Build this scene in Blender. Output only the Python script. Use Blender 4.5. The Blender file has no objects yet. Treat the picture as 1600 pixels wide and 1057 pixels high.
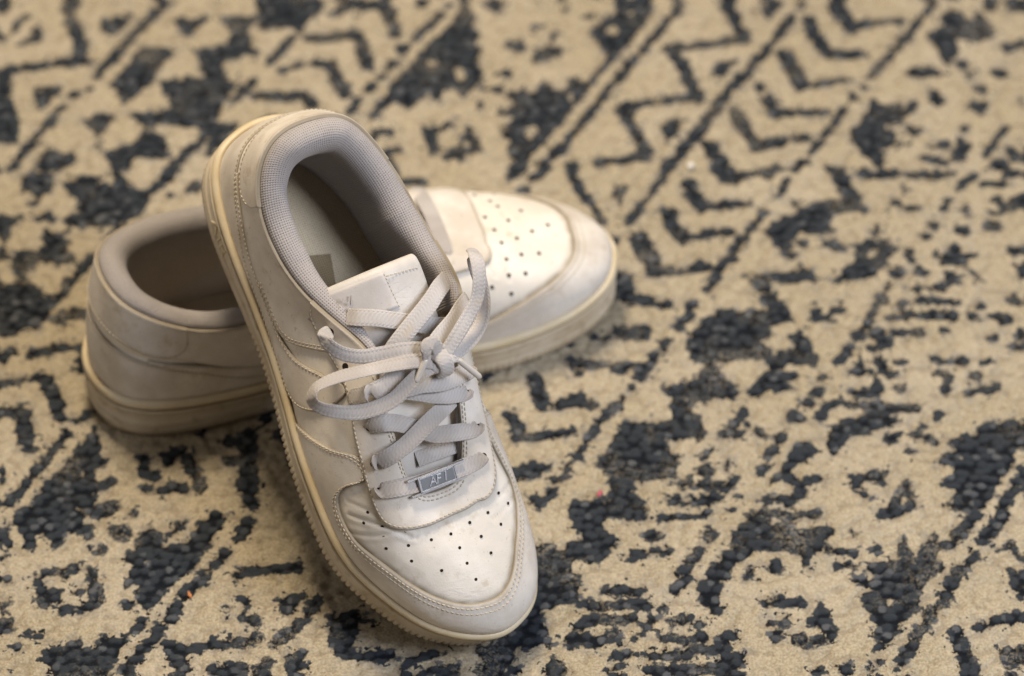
import bpy, bmesh, math, random
import numpy as np
from mathutils import Matrix, Vector
sc = bpy.context.scene
COL = sc.collection
R = math.radians

# ------------------------------------------------------------------ camera
cam = bpy.data.cameras.new('camera')
cam_ob = bpy.data.objects.new('camera', cam); COL.objects.link(cam_ob)
DIST, PITCH = 2.415, R(46)
cam_ob.location = (0, -DIST*math.cos(PITCH), DIST*math.sin(PITCH))
cam_ob.rotation_euler = (math.pi/2-PITCH, 0, 0)
cam.sensor_width = 36; cam.lens = 157.5
cam.clip_start = .05; cam.clip_end = 60
cam.dof.use_dof = True; cam.dof.focus_distance = 2.213; cam.dof.aperture_fstop = 4.9
sc.camera = cam_ob

# ------------------------------------------------------------------ room light
w = bpy.data.worlds.new('World'); sc.world = w; w.use_nodes = True
bg = w.node_tree.nodes['Background']; bg.inputs[0].default_value = (1, .88, .74, 1); bg.inputs[1].default_value = .04
def area(name, loc, target, size, power, col, sy=None):
    l = bpy.data.lights.new(name, 'AREA'); l.energy = power; l.color = col; l.shape = 'RECTANGLE'
    l.size = size; l.size_y = sy or size
    o = bpy.data.objects.new(name, l); COL.objects.link(o); o.location = loc
    o.rotation_euler = (Vector(target)-Vector(loc)).to_track_quat('-Z', 'Y').to_euler()
    return o
area('ceiling_lamp', (-.28, .50, 1.85), (0, 0, 0), .42, 33, (1, .83, .60))
area('window_light', (1.05, -.72, 1.25), (0, 0, .03), .6, 20, (.88, .915, 1), .8)
area('left_fill', (-1.5, -.5, 1.0), (0, 0, .08), 1.0, 3.5, (1, .88, .76))  # unseen fill lamp, added to brighten the left-facing sides
sc.view_settings.view_transform = 'Standard'; sc.view_settings.look = 'None'
sc.view_settings.exposure = .36; sc.view_settings.gamma = 1
sc.cycles.max_bounces = 8

# ------------------------------------------------------------------ materials
def new_mat(name):
    m = bpy.data.materials.new(name); m.use_nodes = True
    nt = m.node_tree; p = nt.nodes['Principled BSDF']
    return m, nt, p
def node(nt, kind, ins=None, **kw):
    n = nt.nodes.new(kind)
    for k, v in kw.items(): setattr(n, k, v)
    for k, v in (ins or {}).items():
        if isinstance(v, bpy.types.NodeSocket): nt.links.new(v, n.inputs[k])
        else: n.inputs[k].default_value = v
    return n
def math_n(nt, op, a, b=None, c=None, clamp=False):
    n = nt.nodes.new('ShaderNodeMath'); n.operation = op; n.use_clamp = clamp
    for i, v in enumerate((a, b, c)):
        if v is None: continue
        if isinstance(v, bpy.types.NodeSocket): nt.links.new(v, n.inputs[i])
        else: n.inputs[i].default_value = v
    return n.outputs[0]
def mix(nt, f, a, b):
    n = nt.nodes.new('ShaderNodeMix'); n.data_type = 'RGBA'
    for s, v in ((n.inputs[0], f), (n.inputs[6], a), (n.inputs[7], b)):
        if isinstance(v, bpy.types.NodeSocket): nt.links.new(v, s)
        else: s.default_value = v if not isinstance(v, tuple) else (*v, 1)
    return n.outputs[2]
def smooth(nt, v, lo, hi, a=0., b=1.):
    n = nt.nodes.new('ShaderNodeMapRange'); n.interpolation_type = 'SMOOTHSTEP'
    nt.links.new(v, n.inputs[0])
    for i, x in enumerate((lo, hi, a, b)): n.inputs[i+1].default_value = x
    return n.outputs[0]
def noise(nt, vec, scale, detail=3, rough=.55):
    return node(nt, 'ShaderNodeTexNoise', {'Vector': vec, 'Scale': scale, 'Detail': detail, 'Roughness': rough}).outputs['Fac']
def bump(nt, h, strength, dist, normal=None):
    ins = {'Height': h, 'Strength': strength, 'Distance': dist}
    if normal is not None: ins['Normal'] = normal
    return node(nt, 'ShaderNodeBump', ins).outputs[0]
def obj_co(nt): return nt.nodes.new('ShaderNodeTexCoord').outputs['Object']
def attr(nt, name): return node(nt, 'ShaderNodeAttribute', attribute_name=name).outputs['Fac']

def leather(name, a, b, rough, grime=(.21, .17, .11), crease=.5):
    m, nt, p = new_mat(name); co = obj_co(nt)
    n1 = noise(nt, co, 38, 4); n2 = noise(nt, co, 160, 3)
    col = mix(nt, smooth(nt, n1, .35, .68), a, b)
    spot = smooth(nt, noise(nt, co, 62, 5, .72), .55, .74)
    col = mix(nt, math_n(nt, 'MULTIPLY', spot, .5), col, (.40, .31, .20))
    scuff = smooth(nt, noise(nt, co, 420, 2), .66, .76)
    col = mix(nt, math_n(nt, 'MULTIPLY', scuff, .36), col, (.25, .21, .17))
    col = mix(nt, math_n(nt, 'MULTIPLY', attr(nt, 'grime'), .85), col, grime)
    nt.links.new(col, p.inputs['Base Color'])
    r = math_n(nt, 'ADD', math_n(nt, 'MULTIPLY', n2, .22), rough-.11); nt.links.new(r, p.inputs['Roughness'])
    p.inputs['Specular IOR Level'].default_value = .32
    pores = node(nt, 'ShaderNodeTexVoronoi', {'Vector': co, 'Scale': 1100.}, feature='F1').outputs['Distance']
    b1 = bump(nt, pores, .10, .0004)
    b2 = bump(nt, noise(nt, co, 130, 4, .6), .35*crease, .0012, b1)
    mp = node(nt, 'ShaderNodeMapping', {'Vector': co, 'Scale': (1., .35, 1.)}).outputs[0]
    rg = node(nt, 'ShaderNodeTexNoise', {'Vector': mp, 'Scale': 210., 'Detail': 2., 'Distortion': .8}).outputs['Fac']
    fine = math_n(nt, 'MULTIPLY', smooth(nt, rg, .47, .53), smooth(nt, noise(nt, co, 30, 2), .52, .68))
    b3 = bump(nt, fine, .22*crease, .0008, b2)
    nt.links.new(b3, p.inputs['Normal'])
    return m
M = {}
M['leather'] = leather('white_leather', (.63, .585, .54), (.755, .72,   .685), .50)
M['panel'] = leather('white_overlay_leather', (.58, .53, .475), (.725, .685, .64), .52)
M['toe'] = leather('toe_leather', (.69, .645, .58), (.79, .75, .70), .60, crease=.45)

def rubber():
    m, nt, p = new_mat('aged_rubber'); co = obj_co(nt)
    c = mix(nt, smooth(nt, noise(nt, co, 30, 4), .3, .7), (.53, .45, .335), (.64, .575, .47))
    c = mix(nt, math_n(nt, 'MULTIPLY', smooth(nt, noise(nt, co, 95, 5, .7), .50, .72), .72), c, (.31, .24, .15))
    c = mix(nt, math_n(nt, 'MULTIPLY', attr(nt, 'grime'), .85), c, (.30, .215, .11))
    nt.links.new(c, p.inputs['Base Color']); p.inputs['Roughness'].default_value = .5
    p.inputs['Specular IOR Level'].default_value = .35
    nt.links.new(bump(nt, noise(nt, co, 700, 3), .22, .0005), p.inputs['Normal'])
    return m
M['rubber'] = rubber()
def bead():
    m, nt, p = new_mat('yellowed_rubber'); co = obj_co(nt)
    c = mix(nt, smooth(nt, noise(nt, co, 40, 4), .3, .7), (.60, .49, .31), (.68, .60, .45))
    c = mix(nt, math_n(nt, 'MULTIPLY', attr(nt, 'grime'), .85), c, (.27, .19, .09))
    nt.links.new(c, p.inputs['Base Color']); p.inputs['Roughness'].default_value = .45
    nt.links.new(bump(nt, noise(nt, co, 300, 4), .25, .0006), p.inputs['Normal'])
    return m
M['bead'] = bead()
def mesh_cloth(name, a, b, pitch, strength):
    m, nt, p = new_mat(name); uv = nt.nodes.new('ShaderNodeTexCoord').outputs['UV']; co = obj_co(nt)
    sep = node(nt, 'ShaderNodeSeparateXYZ', {'Vector': uv})
    u = math_n(nt, 'MULTIPLY', sep.outputs[0], 2*math.pi/pitch); v = math_n(nt, 'MULTIPLY', sep.outputs[1], 2*math.pi/pitch)
    f = math_n(nt, 'MULTIPLY', math_n(nt, 'SINE', math_n(nt, 'ADD', u, v)), math_n(nt, 'SINE', math_n(nt, 'SUBTRACT', u, v)))
    f = math_n(nt, 'ADD', f, math_n(nt, 'MULTIPLY', math_n(nt, 'SUBTRACT', noise(nt, co, 900, 2), .5), 1.2))
    c = mix(nt, smooth(nt, f, -1.0, -.35), b, a)
    c = mix(nt, math_n(nt, 'MULTIPLY', smooth(nt, noise(nt, co, 35, 4), .45, .75), .35), c, tuple(x*.62 for x in a))
    nt.links.new(c, p.inputs['Base Color']); p.inputs['Roughness'].default_value = .9
    p.inputs['Specular IOR Level'].default_value = .15
    p.inputs['Sheen Weight'].default_value = .15
    nt.links.new(bump(nt, f, strength, .0006), p.inputs['Normal'])
    return m
M['lining'] = mesh_cloth('grey_mesh_lining', (.37, .345, .345), (.12, .11, .108), 2.7, .3)
M['insole'] = mesh_cloth('insole_cloth', (.56, .485, .365), (.27, .215, .14), 2.4, .3)
M['print'] = mesh_cloth('insole_print', (.25, .20, .13), (.11, .085, .05), 2.4, .35)
def lace_mat():
    m, nt, p = new_mat('woven_lace'); co = obj_co(nt)
    c = mix(nt, smooth(nt, noise(nt, co, 28, 4), .35, .66), (.385, .36, .35), (.515, .495, .495))
    c = mix(nt, math_n(nt, 'MULTIPLY', smooth(nt, noise(nt, co, 60, 4), .55, .75), .5), c, (.50, .40, .26))
    c = mix(nt, math_n(nt, 'MULTIPLY', attr(nt, 'grime'), .6), c, (.27, .21, .15))
    nt.links.new(c, p.inputs['Base Color']); p.inputs['Roughness'].default_value = .85
    p.inputs['Specular IOR Level'].default_value = .2; p.inputs['Sheen Weight'].default_value = .2
    nt.links.new(bump(nt, noise(nt, co, 2600, 2), .35, .0003), p.inputs['Normal'])
    return m
M['lace'] = lace_mat()
def plain(name, col, rough=.6, metal=0., spec=.4):
    m, nt, p = new_mat(name); co = obj_co(nt)
    c = mix(nt, noise(nt, co, 120, 4), tuple(x*.8 for x in col), tuple(min(1, x*1.15) for x in col))
    nt.links.new(c, p.inputs['Base Color']); p.inputs['Roughness'].default_value = rough
    p.inputs['Metallic'].default_value = metal; p.inputs['Specular IOR Level'].default_value = spec
    return m
M['thread'] = plain('stitch_thread', (.52, .46, .37), .7)
M['hole'] = plain('hole_shade', (.025, .02, .016), .9, 0, .1)  # near-black paint for the shade inside punched holes
M['steel'] = plain('brushed_steel', (.40, .40, .42), .42, 1.)
M['steel_dark'] = plain('steel_recess', (.40, .41, .44), .28, 1.)
M['aglet'] = plain('clear_aglet', (.60, .56, .52), .25)
M['label'] = leather('label_cloth', (.50, .47, .45), (.58, .55, .54), .7, crease=.2)
M['tongue'] = leather('tongue_leather', (.50, .47, .445), (.60, .575, .55), .5)
M['faded_print'] = plain('faded_print', (.40, .37, .37), .8)

#<geo>
# ---- shoe shape, millimetres, right foot: x heel->toe, +y medial, z up -------
# station: sole outline x,y | top line x,y,z | profile shape: rise, swell, top reach, top drop
ST = np.array([
 (0, 0, 11.5, 0, 94, .42, 1.5, .45, .30),
 (5, -20, 15.5, -17, 92.5, .42, 2, .45, .30),
 (20, -33, 32, -30.5, 84, .42, 2.5, .45, .30),
 (50, -39, 60, -36.5, 74, .42, 3, .45, .32),
 (90, -39.5, 97, -34, 74, .42, 4, .45, .32),
 (130, -42, 131, -22.5, 84, .40, 5, .45, .28),
 (165, -48, 151, -23, 84, .42, 4, .42, .16),
 (195, -50.5, 172, -22.5, 77, .44, 4, .42, .12),
 (225, -50, 188, -22.5, 71, .46, 4, .42, .10),
 (250, -41, 200, -22, 66.5, .48, 4, .45, .08),
 (270, -29, 207.5, -18.5, 63.5, .48, 4, .48, .07),
 (283, -14, 210.5, -12.5, 62.5, .48, 4, .52, .07),
 (290, 4, 211, -6, 62.3, .48, 4, .52, .07),
 (287.5, 20, 210.5, 0.5, 62.5, .48, 4, .52, .07),
 (279, 33, 207, 6.5, 63.5, .48, 4, .48, .07),
 (263, 42, 199, 10.5, 66.5, .48, 4, .45, .08),
 (242, 46.5, 186, 13.5, 72.5, .46, 4, .42, .10),
 (212, 47.5, 167, 17, 79, .44, 4, .42, .12),
 (177, 43, 145.5, 24, 86, .42, 4, .42, .16),
 (140, 38, 121, 35.5, 87.5, .40, 5, .45, .28),
 (100, 36, 90, 39.5, 77, .42, 4, .45, .32),
 (55, 37.5, 58, 38.5, 77, .42, 3, .45, .32),
 (20, 32, 30, 31.5, 85.5, .42, 2.5, .45, .30),
 (5, 19, 15.5, 18, 92.5, .42, 2, .45, .30)], float)
NS = len(ST)
def _m(y):
    A = np.zeros((NS, NS)); R = np.zeros_like(y)
    for i in range(NS):
        A[i, i-1] = 1; A[i, i] = 4; A[i, (i+1) % NS] = 1
        R[i] = 6*(y[i-1]-2*y[i]+y[(i+1) % NS])
    return np.linalg.solve(A, R)
_M = _m(ST)
def stat(s):                                    # all station values at s (periodic cubic spline)
    s = np.asarray(s, float) % NS
    i = np.floor(s).astype(int) % NS; j = (i+1) % NS
    b = (s-np.floor(s))[..., None]; a = 1-b
    return a*ST[i]+b*ST[j]+((a**3-a)*_M[i]+(b**3-b)*_M[j])/6
def sole_h(x):  return np.interp(x, [0, 60, 110, 170, 230, 290], [28.5, 27, 24.5, 24, 24, 25])
def spring(x):  return np.interp(x, [-5, 0, 25, 60, 195, 215, 235, 255, 275, 292], [2.5, 2, .3, 0, 0, .6, 2.4, 5.2, 9, 13])
def out_n(s):                                   # outward normal of the sole outline
    d = stat(np.asarray(s)+.02)[..., :2]-stat(np.asarray(s)-.02)[..., :2]
    n = np.stack([d[..., 1], -d[..., 0]], -1)
    n = -n if False else n
    return n/np.linalg.norm(n, axis=-1, keepdims=True)
def flare(q):                                   # the cup leans outward along the waist and heel
    return np.interp(q[..., 0], [0, 20, 70, 130, 180, 230], [.5, 1.5, 2.6, 2.6, 1, 0])
def sole_pt(s, off, z):                         # a point of the sole wall, z from its underside
    q = stat(s); n = out_n(s)
    off = np.asarray(off)+flare(q)*np.clip(np.asarray(z)/24, 0, 1)
    xy = q[..., :2]+n*off[..., None]
    return np.concatenate([xy, (np.asarray(z)+spring(q[..., 0])*1.0)[..., None]], -1)
def surf(s, t):
    s, t = np.broadcast_arrays(np.asarray(s, float), np.asarray(t, float))
    q = stat(s); n = out_n(s)
    h = sole_h(q[..., 0])+spring(q[..., 0])
    F = np.concatenate([q[..., :2]+n*(flare(q)-3)[..., None], (h-2)[..., None]], -1)
    T = q[..., 2:5].copy()
    H = (T[..., 2]-F[..., 2])
    P1 = F.copy(); P1[..., 2] += q[..., 5]*H; P1[..., :2] += n*q[..., 6:7]
    P2 = T.copy(); P2[..., :2] += (F[..., :2]-T[..., :2])*q[..., 7:8]; P2[..., 2] -= q[..., 8]*H
    t = t[..., None]; u = 1-t
    return u**3*F+3*u*u*t*P1+3*u*t*t*P2+t**3*T
def surf_n(s, t):
    e = .02
    a = surf(np.asarray(s)+e, t)-surf(np.asarray(s)-e, t)
    t0 = np.clip(np.asarray(t)-e, 0, 1); t1 = np.clip(np.asarray(t)+e, 0, 1)
    b = surf(s, t1)-surf(s, t0)
    n = np.cross(a, b); n /= np.linalg.norm(n, axis=-1, keepdims=True)
    return n
#</geo>
# ------------------------------------------------------------------ mesh helpers
LEAN = 0.
def mk(name, V, F, mat, parent=None, grime=None, uv=None, smooth=True, kind=None, mir=1):
    V = np.asarray(V, float).reshape(-1, 3).copy()
    V[:, 0] += LEAN*np.maximum(V[:, 2]-25, 0)   # a worn upper leans forward over its sole
    if mir < 0:
        V[:, 1] *= -1; F = [tuple(reversed(f)) for f in F] if not isinstance(F, np.ndarray) else F[:, ::-1]
    me = bpy.data.meshes.new(name)
    me.from_pydata((V*.001).tolist(), [], F.tolist() if isinstance(F, np.ndarray) else F)
    me.materials.append(mat)
    if smooth: me.polygons.foreach_set('use_smooth', [True]*len(me.polygons))
    if grime is not None:
        a = me.attributes.new('grime', 'FLOAT', 'POINT'); a.data.foreach_set('value', np.asarray(grime, np.float32).ravel())
    if uv is not None:
        l = me.uv_layers.new(name='UVMap'); uv = np.asarray(uv, np.float32).reshape(-1, 2)
        idx = np.zeros(len(me.loops), np.int32); me.loops.foreach_get('vertex_index', idx)
        l.data.foreach_set('uv', uv[idx].ravel())
    me.update()
    o = bpy.data.objects.new(name, me); COL.objects.link(o)
    if parent is not None: o.parent = parent
    if kind: o['kind'] = kind
    return o
def grid_faces(n, m, cn=False, cm=False, off=0):
    i = np.arange(n if cn else n-1)[:, None]; j = np.arange(m if cm else m-1)[None, :]
    a = i*m+j; b = ((i+1) % n)*m+j; c = ((i+1) % n)*m+(j+1) % m; d = i*m+(j+1) % m
    return np.stack([a, b, c, d], -1).reshape(-1, 4)+off
def cr(P, n, closed=False):                     # Catmull-Rom through P, n samples evenly spread by length
    P = np.asarray(P, float)
    if closed: Q = np.vstack([P[-1], P, P[0], P[1]])
    else: Q = np.vstack([2*P[0]-P[1], P, 2*P[-1]-P[-2]])
    out = []
    for i in range(1, len(Q)-2):
        t = np.linspace(0, 1, 24, endpoint=False)[:, None]
        a, b, c, d = Q[i-1], Q[i], Q[i+1], Q[i+2]
        out.append(.5*((2*b)+(c-a)*t+(2*a-5*b+4*c-d)*t**2+(-a+3*b-3*c+d)*t**3))
    out = np.vstack(out+[Q[-2][None]])
    L = np.r_[0, np.cumsum(np.linalg.norm(np.diff(out[:, :3], axis=0), axis=1))]
    x = np.linspace(0, L[-1], n)
    return np.stack([np.interp(x, L, out[:, k]) for k in range(P.shape[1])], -1)
def vnoise(x, y, seed=0):                       # smooth value noise
    r = np.random.RandomState(seed); T = r.rand(64, 64)
    xi = np.floor(x).astype(int); yi = np.floor(y).astype(int); fx = x-xi; fy = y-yi
    fx = fx*fx*(3-2*fx); fy = fy*fy*(3-2*fy)
    g = lambda a, b: T[a % 64, b % 64]
    return (g(xi, yi)*(1-fx)+g(xi+1, yi)*fx)*(1-fy)+(g(xi, yi+1)*(1-fx)+g(xi+1, yi+1)*fx)*fy-.5

def stitches(pts, nrm, name, parent, mir, pitch=2.5, ln=2.0, r=.37):
    # thread showing between needle holes: one small capsule after another along a seam
    pts = np.asarray(pts); L = np.r_[0, np.cumsum(np.linalg.norm(np.diff(pts, axis=0), axis=1))]
    n = max(int(L[-1]/pitch), 1); V, F = [], []
    ang = np.arange(6)*math.pi/3
    rs = np.random.RandomState(n)
    for k in range(n):
        c = (k+.5)*pitch+rs.uniform(-.15, .15); p = []; N = []
        for q in (c-ln/2, c, c+ln/2):
            p.append([np.interp(q, L, pts[:, j]) for j in range(3)]); N.append([np.interp(q, L, nrm[:, j]) for j in range(3)])
        p = np.array(p); nn = np.array(N[1]); nn /= np.linalg.norm(nn)
        t = p[2]-p[0]; t /= np.linalg.norm(t)+1e-9; b = np.cross(t, nn)
        base = len(V)
        for f, rad, lift in ((0, .35, -.12), (.25, 1, .12), (.75, 1, .12), (1, .35, -.12)):
            ctr = p[0]*(1-f)+p[2]*f+nn*lift
            for a in ang: V.append(ctr+(b*math.cos(a)+nn*math.sin(a)*.8)*r*rad)
        for i in range(3):
            for j in range(6):
                F.append((base+i*6+j, base+i*6+(j+1) % 6, base+i*6+6+(j+1) % 6, base+i*6+6+j))
        F.append(tuple(base+j for j in range(6))[::-1]); F.append(tuple(base+18+j for j in range(6)))
    return mk(name, V, F, M['thread'], parent, kind='stuff', mir=mir)

def patch(name, pairs, th, parent, mat, mir, na=260, nb=14, rims=('top',), r=.9, lift0=0., seams=(), ends=True):
    # a cut piece of leather laid on the shoe: pairs of (s,t) on its lower and upper edge
    A = cr(np.array(pairs, float), na) if False else None
    P = np.array(pairs, float)
    k = surf(P[:, 2], np.clip(P[:, 3], 0, 1)); kb = surf(P[:, 0], np.clip(P[:, 1], 0, 1))
    d = np.linalg.norm(np.diff(k, axis=0), axis=1)+np.linalg.norm(np.diff(kb, axis=0), axis=1)
    # Catmull-Rom in (s,t) with samples spread by length on the shoe
    Q = np.vstack([2*P[0]-P[1], P, 2*P[-1]-P[-2]]); out = []
    for i in range(1, len(Q)-2):
        t = np.linspace(0, 1, 30, endpoint=False)[:, None]
        a, b, c, e = Q[i-1], Q[i], Q[i+1], Q[i+2]
        m0 = (c-a)/2; m1 = (e-b)/2
        out.append((2*t**3-3*t**2+1)*b+(t**3-2*t**2+t)*m0+(-2*t**3+3*t**2)*c+(t**3-t**2)*m1)
    out = np.vstack(out+[P[-1:]])
    X = surf(out[:, 2], np.clip(out[:, 3], 0, 1)); Y = surf(out[:, 0], np.clip(out[:, 1], 0, 1))
    L = np.r_[0, np.cumsum(np.linalg.norm(np.diff(X, axis=0), axis=1)+.6*np.linalg.norm(np.diff(Y, axis=0), axis=1)+1e-6)]
    x = np.linspace(0, L[-1], na)
    if ends:                                    # tight first and last columns make the rounded cut ends
        x = np.r_[0, 0, r*.4, r, x[(x > r*2) & (x < L[-1]-r*2)], L[-1]-r, L[-1]-r*.4, L[-1], L[-1]]
    G = np.stack([np.interp(x, L, out[:, j]) for j in range(4)], -1); na = len(x)
    lo, hi = G[:, None, :2], G[:, None, 2:]
    wid = np.linalg.norm(surf(G[:, 2], np.clip(G[:, 3], 0, 1))-surf(G[:, 0], np.clip(G[:, 1], 0, 1)), axis=1)+1e-3
    bb = np.linspace(0, 1, nb); cols = []; offs = []
    e = np.minimum(r/wid, .3)
    if 'bottom' in rims:
        cols += [0*wid, 0*wid, e*.35, e]; offs += [-.35, .55, .9, 1]
    else: cols += [0*wid]; offs += [1]
    for q in bb[1:-1]: cols.append(e+(1-2*e)*q); offs.append(1)
    if 'top' in rims:
        cols += [1-e, 1-e*.35, 1+0*wid, 1+0*wid]; offs += [1, .9, .55, -.35]
    else: cols += [1+0*wid]; offs += [1]
    B = np.stack(cols, 1); O = np.tile(np.array(offs), (na, 1))
    gr = np.where(O < .8, 1., np.where(O < .95, .55, 0.))
    dist = np.minimum((1-B) if 'top' in rims else 9, B if 'bottom' in rims else 9)*wid[:, None]
    gr = np.maximum(gr, .6*np.exp(-np.maximum(dist-r, 0)/1.2)*(.6+vnoise(np.arange(na)[:, None]/9.+0*B, B*6, 8)))
    if ends:
        O[0] = np.minimum(O[0], -.35); O[-1] = np.minimum(O[-1], -.35); O[1] = np.minimum(O[1], .55); O[-2] = np.minimum(O[-2], .55)
        O[2] = np.minimum(O[2], .9); O[-3] = np.minimum(O[-3], .9); gr[:2] = 1; gr[-2:] = 1
    st = lo*(1-B[..., None])+hi*B[..., None]
    tt = np.clip(st[..., 1], 0, 1)
    V = surf(st[..., 0], tt)+surf_n(st[..., 0], tt)*(O*th+lift0)[..., None]
    o = mk(name, V, grid_faces(na, B.shape[1]), mat, parent, grime=gr, mir=mir)
    for (edge, dist, lo_f, hi_f) in seams:
        i0, i1 = int(lo_f*(na-1)), int(hi_f*(na-1))
        f = np.clip(dist/wid, 0, .5)
        b = (1-f) if edge == 'top' else f
        if edge in ('start', 'end'):
            col = np.argmin(np.abs(x-dist)) if edge == 'start' else np.argmin(np.abs(x-(L[-1]-dist)))
            q = np.linspace(.04, .96, 40); stc = lo[col]*(1-q[:, None])+hi[col]*q[:, None]
        else:
            stc = (lo[:, 0]*(1-b[:, None])+hi[:, 0]*b[:, None])[i0:i1+1]
        tc = np.clip(stc[:, 1], 0, 1); n = surf_n(stc[:, 0], tc)
        stitches(surf(stc[:, 0], tc)+n*(th+lift0+.08), n, 'stitching', o, mir)
    return o

def ribbon(name, P, parent, width=8.9, thick=1.35, tilt=None, taper=(0, 0), grime=(0, 0), mir=1, upv=(.12, -.05, 1), mat=None):
    # a flat woven lace along P; real relief for the braid
    P = np.asarray(P, float); K = np.zeros((len(P), 5)); K[:, :3] = P
    K[:, 3] = tilt if tilt is not None else 0
    L0 = np.linalg.norm(np.diff(P, axis=0), axis=1).sum(); n = max(int(L0/.5), 12)
    C = cr(K, n); c = C[:, :3]
    T = np.gradient(c, axis=0); T /= np.linalg.norm(T, axis=1, keepdims=True)+1e-9
    U = np.tile(np.array(upv, float), (n, 1)); U -= T*(U*T).sum(1, keepdims=True)
    nu = np.linalg.norm(U, axis=1); bad = nu < .55
    U /= nu[:, None]+1e-9
    good = np.nonzero(~bad)[0]
    if len(good):
        U[:good[0]] = U[good[0]]; U[good[-1]+1:] = U[good[-1]]
    for i in range(1, n):                       # carry the frame through steep stretches
        v = U[i] if not bad[i] else U[i-1]
        v = v-T[i]*(v@T[i]); U[i] = v/(np.linalg.norm(v)+1e-9)
    for _ in range(6):
        U[1:-1] = U[1:-1]+.5*(U[:-2]+U[2:]); U -= T*(U*T).sum(1, keepdims=True); U /= np.linalg.norm(U, axis=1, keepdims=True)
    B = np.cross(T, U); a = np.radians(C[:, 3])[:, None]
    U, B = U*np.cos(a)+B*np.sin(a), B*np.cos(a)-U*np.sin(a)
    s = np.r_[0, np.cumsum(np.linalg.norm(np.diff(c, axis=0), axis=1))]
    w = np.full(n, width/2.)
    if taper[0]: w *= 1-.62*np.exp(-(s/taper[0])**2)
    if taper[1]: w *= 1-.62*np.exp(-((s[-1]-s)/taper[1])**2)
    w *= 1+.05*vnoise(s/7., s*0+len(P), 3)
    m = 40; th = np.arange(m)*2*math.pi/m
    cx = np.sign(np.cos(th))*np.abs(np.cos(th))**.55; cy = np.sign(np.sin(th))*np.abs(np.sin(th))**.75
    x = w[:, None]*cx[None]; y = thick/2*cy[None]*np.ones((n, 1))
    u = x; col = np.floor(u/1.35+.5); fr = u/1.35+.5-col
    ph = 2*math.pi*(s[:, None]/2.1+np.where(col % 2 == 0, 1, -1)*fr*.55)
    h = .17*np.cos(ph)-.16*np.exp(-((np.minimum(fr, 1-fr))/.12)**2)
    y = y+np.sign(cy)[None]*h*np.abs(cy)[None]**.5
    V = c[:, None]+B[:, None]*x[..., None]+U[:, None]*y[..., None]
    V = V+U[:, None]*(.25*vnoise(s/9., s*0+7.3, 5)[:, None, None])
    g = np.clip(-h*2.2+.05, 0, 1)+grime[0]*np.exp(-(s/6)**2)[:, None]+grime[1]*np.exp(-((s[-1]-s)/6)**2)[:, None]
    F = [tuple(f) for f in grid_faces(n, m, cm=True)]
    F += [tuple(range(m))[::-1], tuple((n-1)*m+k for k in range(m))]
    return mk(name, V, F, mat or M['lace'], parent, grime=np.clip(g, 0, 1), mir=mir)

def discs(name, pos, nrm, rad, parent, mat, mir, kind='stuff'):
    # small punched holes: near-black discs with a slight lip, the shade inside painted
    V, F = [], []; ang = np.arange(12)*math.pi/6
    for p, n in zip(pos, nrm):
        a = np.cross(n, (0.3, .9, .1)); a /= np.linalg.norm(a); b = np.cross(n, a); base = len(V)
        for rr, dz in ((1.0, .06), (.85, .1), (.5, .08)):
            for t in ang: V.append(p+(a*math.cos(t)+b*math.sin(t))*rad*rr+n*dz)
        for i in range(2):
            for j in range(12): F.append((base+i*12+j, base+i*12+(j+1) % 12, base+i*12+12+(j+1) % 12, base+i*12+12+j))
        F.append(tuple(base+24+j for j in range(12)))
    return mk(name, V, F, mat, parent, kind=kind, mir=mir)

def text_mesh(name, body, size, mat, parent, frame, depth=.25, shear=0., spacing=1.):
    # raised lettering: frame = (origin, right, up, normal) in mm
    cu = bpy.data.curves.new('tmp_text', 'FONT'); cu.body = body; cu.size = 1; cu.align_x = 'CENTER'; cu.align_y = 'CENTER'
    cu.extrude = .5; cu.shear = shear; cu.space_character = spacing
    to = bpy.data.objects.new('tmp_text', cu); COL.objects.link(to)
    dg = bpy.context.evaluated_depsgraph_get(); me = bpy.data.meshes.new_from_object(to.evaluated_get(dg))
    bpy.data.objects.remove(to); bpy.data.curves.remove(cu)
    v = np.zeros(len(me.vertices)*3); me.vertices.foreach_get('co', v); v = v.reshape(-1, 3)
    o, r, u, n = [np.array(q, float) for q in frame]
    W = o+v[:, :1]*size*r+v[:, 1:2]*size*u+(v[:, 2:]+.5)*depth*n
    F = [tuple(p.vertices) for p in me.polygons]; bpy.data.meshes.remove(me)
    return mk(name, W, F, mat, parent, smooth=False)

def boxes(name, items, mat, parent, mir=1, bev=.25):
    # bevelled bars given as (centre, half axes as three vectors)
    V, F = [], []
    for c, ax, ay, az in items:
        c, ax, ay, az = [np.array(q, float) for q in (c, ax, ay, az)]
        base = len(V)
        lx, ly, lz = [np.linalg.norm(q) for q in (ax, ay, az)]
        ex, ey = max(1-bev/lx, .2), max(1-bev/ly, .2); ez = max(1-bev/lz, .2)
        for z, k in ((-1, 1), (ez, 1), (1, 0)):
            sx, sy = (1, 1) if k else (ex, ey)
            for a, b in ((-1, -1), (1, -1), (1, 1), (-1, 1)): V.append(c+ax*a*sx+ay*b*sy+az*z)
        for i in range(2):
            for j in range(4): F.append((base+i*4+j, base+i*4+(j+1) % 4, base+i*4+4+(j+1) % 4, base+i*4+4+j))
        F += [(base+3, base+2, base+1, base), (base+8, base+9, base+10, base+11)]
    return mk(name, V, F, mat, parent, smooth=False, mir=mir)

def empty(name, label, cat, group=None):
    o = bpy.data.objects.new(name, None); COL.objects.link(o); o.empty_display_size = .05
    o['label'] = label; o['category'] = cat
    if group: o['group'] = group
    return o

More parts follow.
